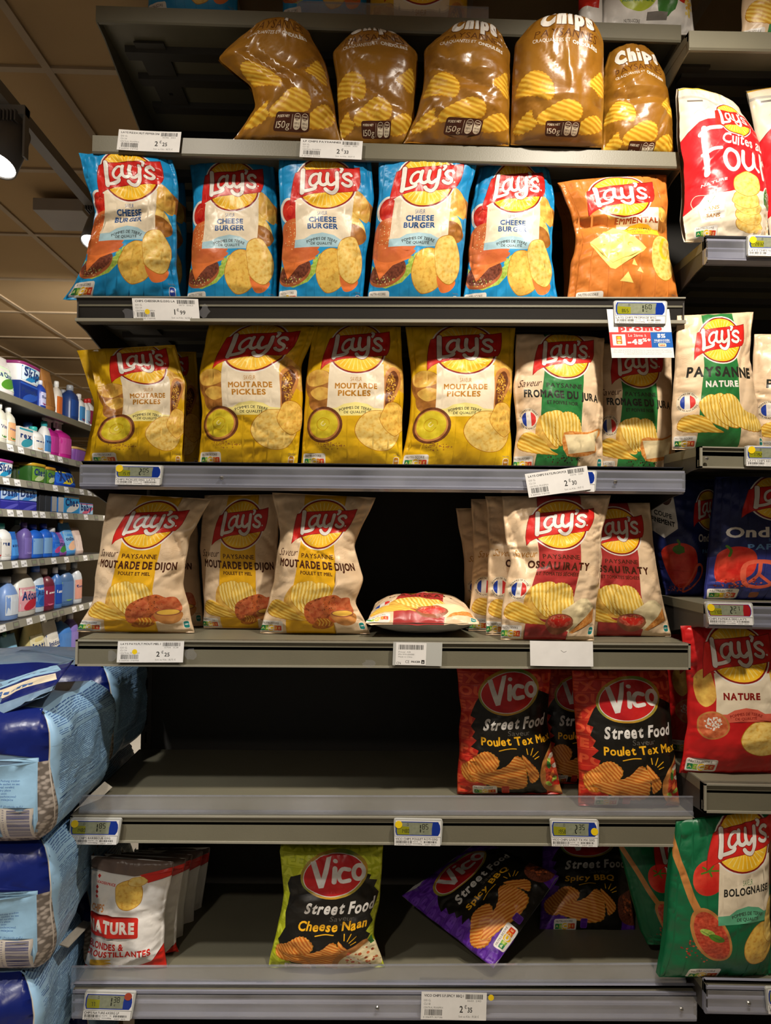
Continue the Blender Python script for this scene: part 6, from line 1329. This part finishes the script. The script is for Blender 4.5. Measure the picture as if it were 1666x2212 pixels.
product('bottle', 168, 185, 5, 88, '#c8ccd0', '#8a9098', '#e0a08c', 'Soup', 'clear bottle with pink and orange label at the shelf end')
product('pouch', -16, 32, 6, 108, '#7aa838', '#1c5a3c', '#e0e0d4', 'ainett', 'lime green refill pouch at the left photo edge', 'pouch', lc2='#4a8a3a')
product('pouch', 30, 64, 6, 106, '#8ac0e0', '#1c5a3c', '#d8e0dc', 'inett', 'light blue refill pouch, bottom far shelf', 'pouch', lc2='#4a8a3a')
product('pouch', 52, 82, 6, 118, '#b8a468', '#2a4a34', '#c4b078', '', 'tan refill pouch with shade in its colour, behind the blue one', 'pouch', back=.14)  # shade is in the tan itself, a darker version of the cream pouch
product('pouch', 80, 118, 6, 116, '#d8c888', '#1c4a34', '#e0d8b0', 'inett', 'cream refill pouch with green label, bottom far shelf', 'pouch', lc2='#4a8a4a')
product('pouch', 116, 148, 6, 100, '#dcd8cc', W_, '#e4e0d4', 'inidou', 'white refill pouch with blue badge', 'pouch', lc2='#2a5ab0')
product('spray', 140, 168, 6, 116, '#4a84d0', '#a8a4a0', '#5a90d8', '', 'blue spray bottle, bottom far shelf', back=.06)
product('bottle', 162, 180, 6, 96, '#8a78c4', '#9a98a0', '#9a88d0', '', 'lilac bottle at the end of the bottom far shelf', back=.06)

# ------------------------------------------------------------------ track light and ceiling box
M_trk = solid('track_grey', '#8f8a84', .5); M_hd = solid('spot_housing_grey', '#6e6a66', .45); M_lens = solid('spot_lens', '#ffffff', .3, emit=14, var=0)
mb = MB(); mb.box(-1.02, -.985, -.8, 6.5, 2.655, 2.69); 
for y in (-.5, 1.0, 3.2, 5.0): mb.box(-1.006, -.998, y, y+.008, 2.69, CZ)
tag(mb.out('light_track', M_trk), 'long grey lighting track hanging along the aisle ceiling', 'light track')
for lb, (px, py, Y), rr in (('bright round spotlight at the left photo edge', (0, 325, 1.95), .05), ('spotlight half hidden behind the leftmost blue bag', (193, 500, 2.56), .045)):
    c = at(px, py, Y); c[0] = -1.0+.02 if Y > 2 else -1.005; root = empty('track_spotlight', tuple(c), lb, 'spotlight')
    M_ = Matrix.Rotation(math.radians(-20), 4, 'X') @ Matrix.Rotation(math.radians(8), 4, 'Y')
    mb = MB(); mb.lathe([(rr*.7, .085), (rr*.92, .075), (rr, .02), (rr, -.055), (rr*.93, -.055), (rr*.9, -.045)], tuple(c), 32, M=M_, cap=False); mb.out('housing', M_hd, root, True)
    mb = MB(); mb.lathe([(rr*.9, -.05), (rr*.9, -.047)], tuple(c), 32, M=M_); mb.out('lens', M_lens, root)
    mb = MB(); mb.lathe([(rr*.70, .08), (rr*.70, .088)], tuple(c), 24, M=M_)
    for k_ in range(9): mb.box(c[0]-rr*.8+k_*rr*.2-.002, c[0]-rr*.8+k_*rr*.2+.002, c[1]-rr*.6, c[1]+rr*.6, c[2]+.07, c[2]+.10)
    mb.out('cooling_fins', M_hd, root)
    mb = MB(); mb.box(c[0]+rr+.004, c[0]+rr+.010, c[1]-.012, c[1]+.012, c[2]-.02, 2.655); mb.box(c[0]-.02, c[0]+rr+.010, c[1]-.016, c[1]+.016, 2.63, 2.655); mb.out('bracket', M_trk, root)
c = at(150, 470, 2.95); mb = MB(); mb.box(c[0]-.11, c[0]+.09, 2.86, 3.06, 2.78, 2.83); mb.box(c[0]-.03, c[0]+.01, 2.94, 2.98, 2.83, CZ); tag(mb.out('ceiling_box', solid('box_white_plastic', '#a49c92', .5), bevel=.003), 'small square white box hanging from the ceiling', 'ceiling fixture')
bpy.data.objects.remove(_to, do_unlink=True)
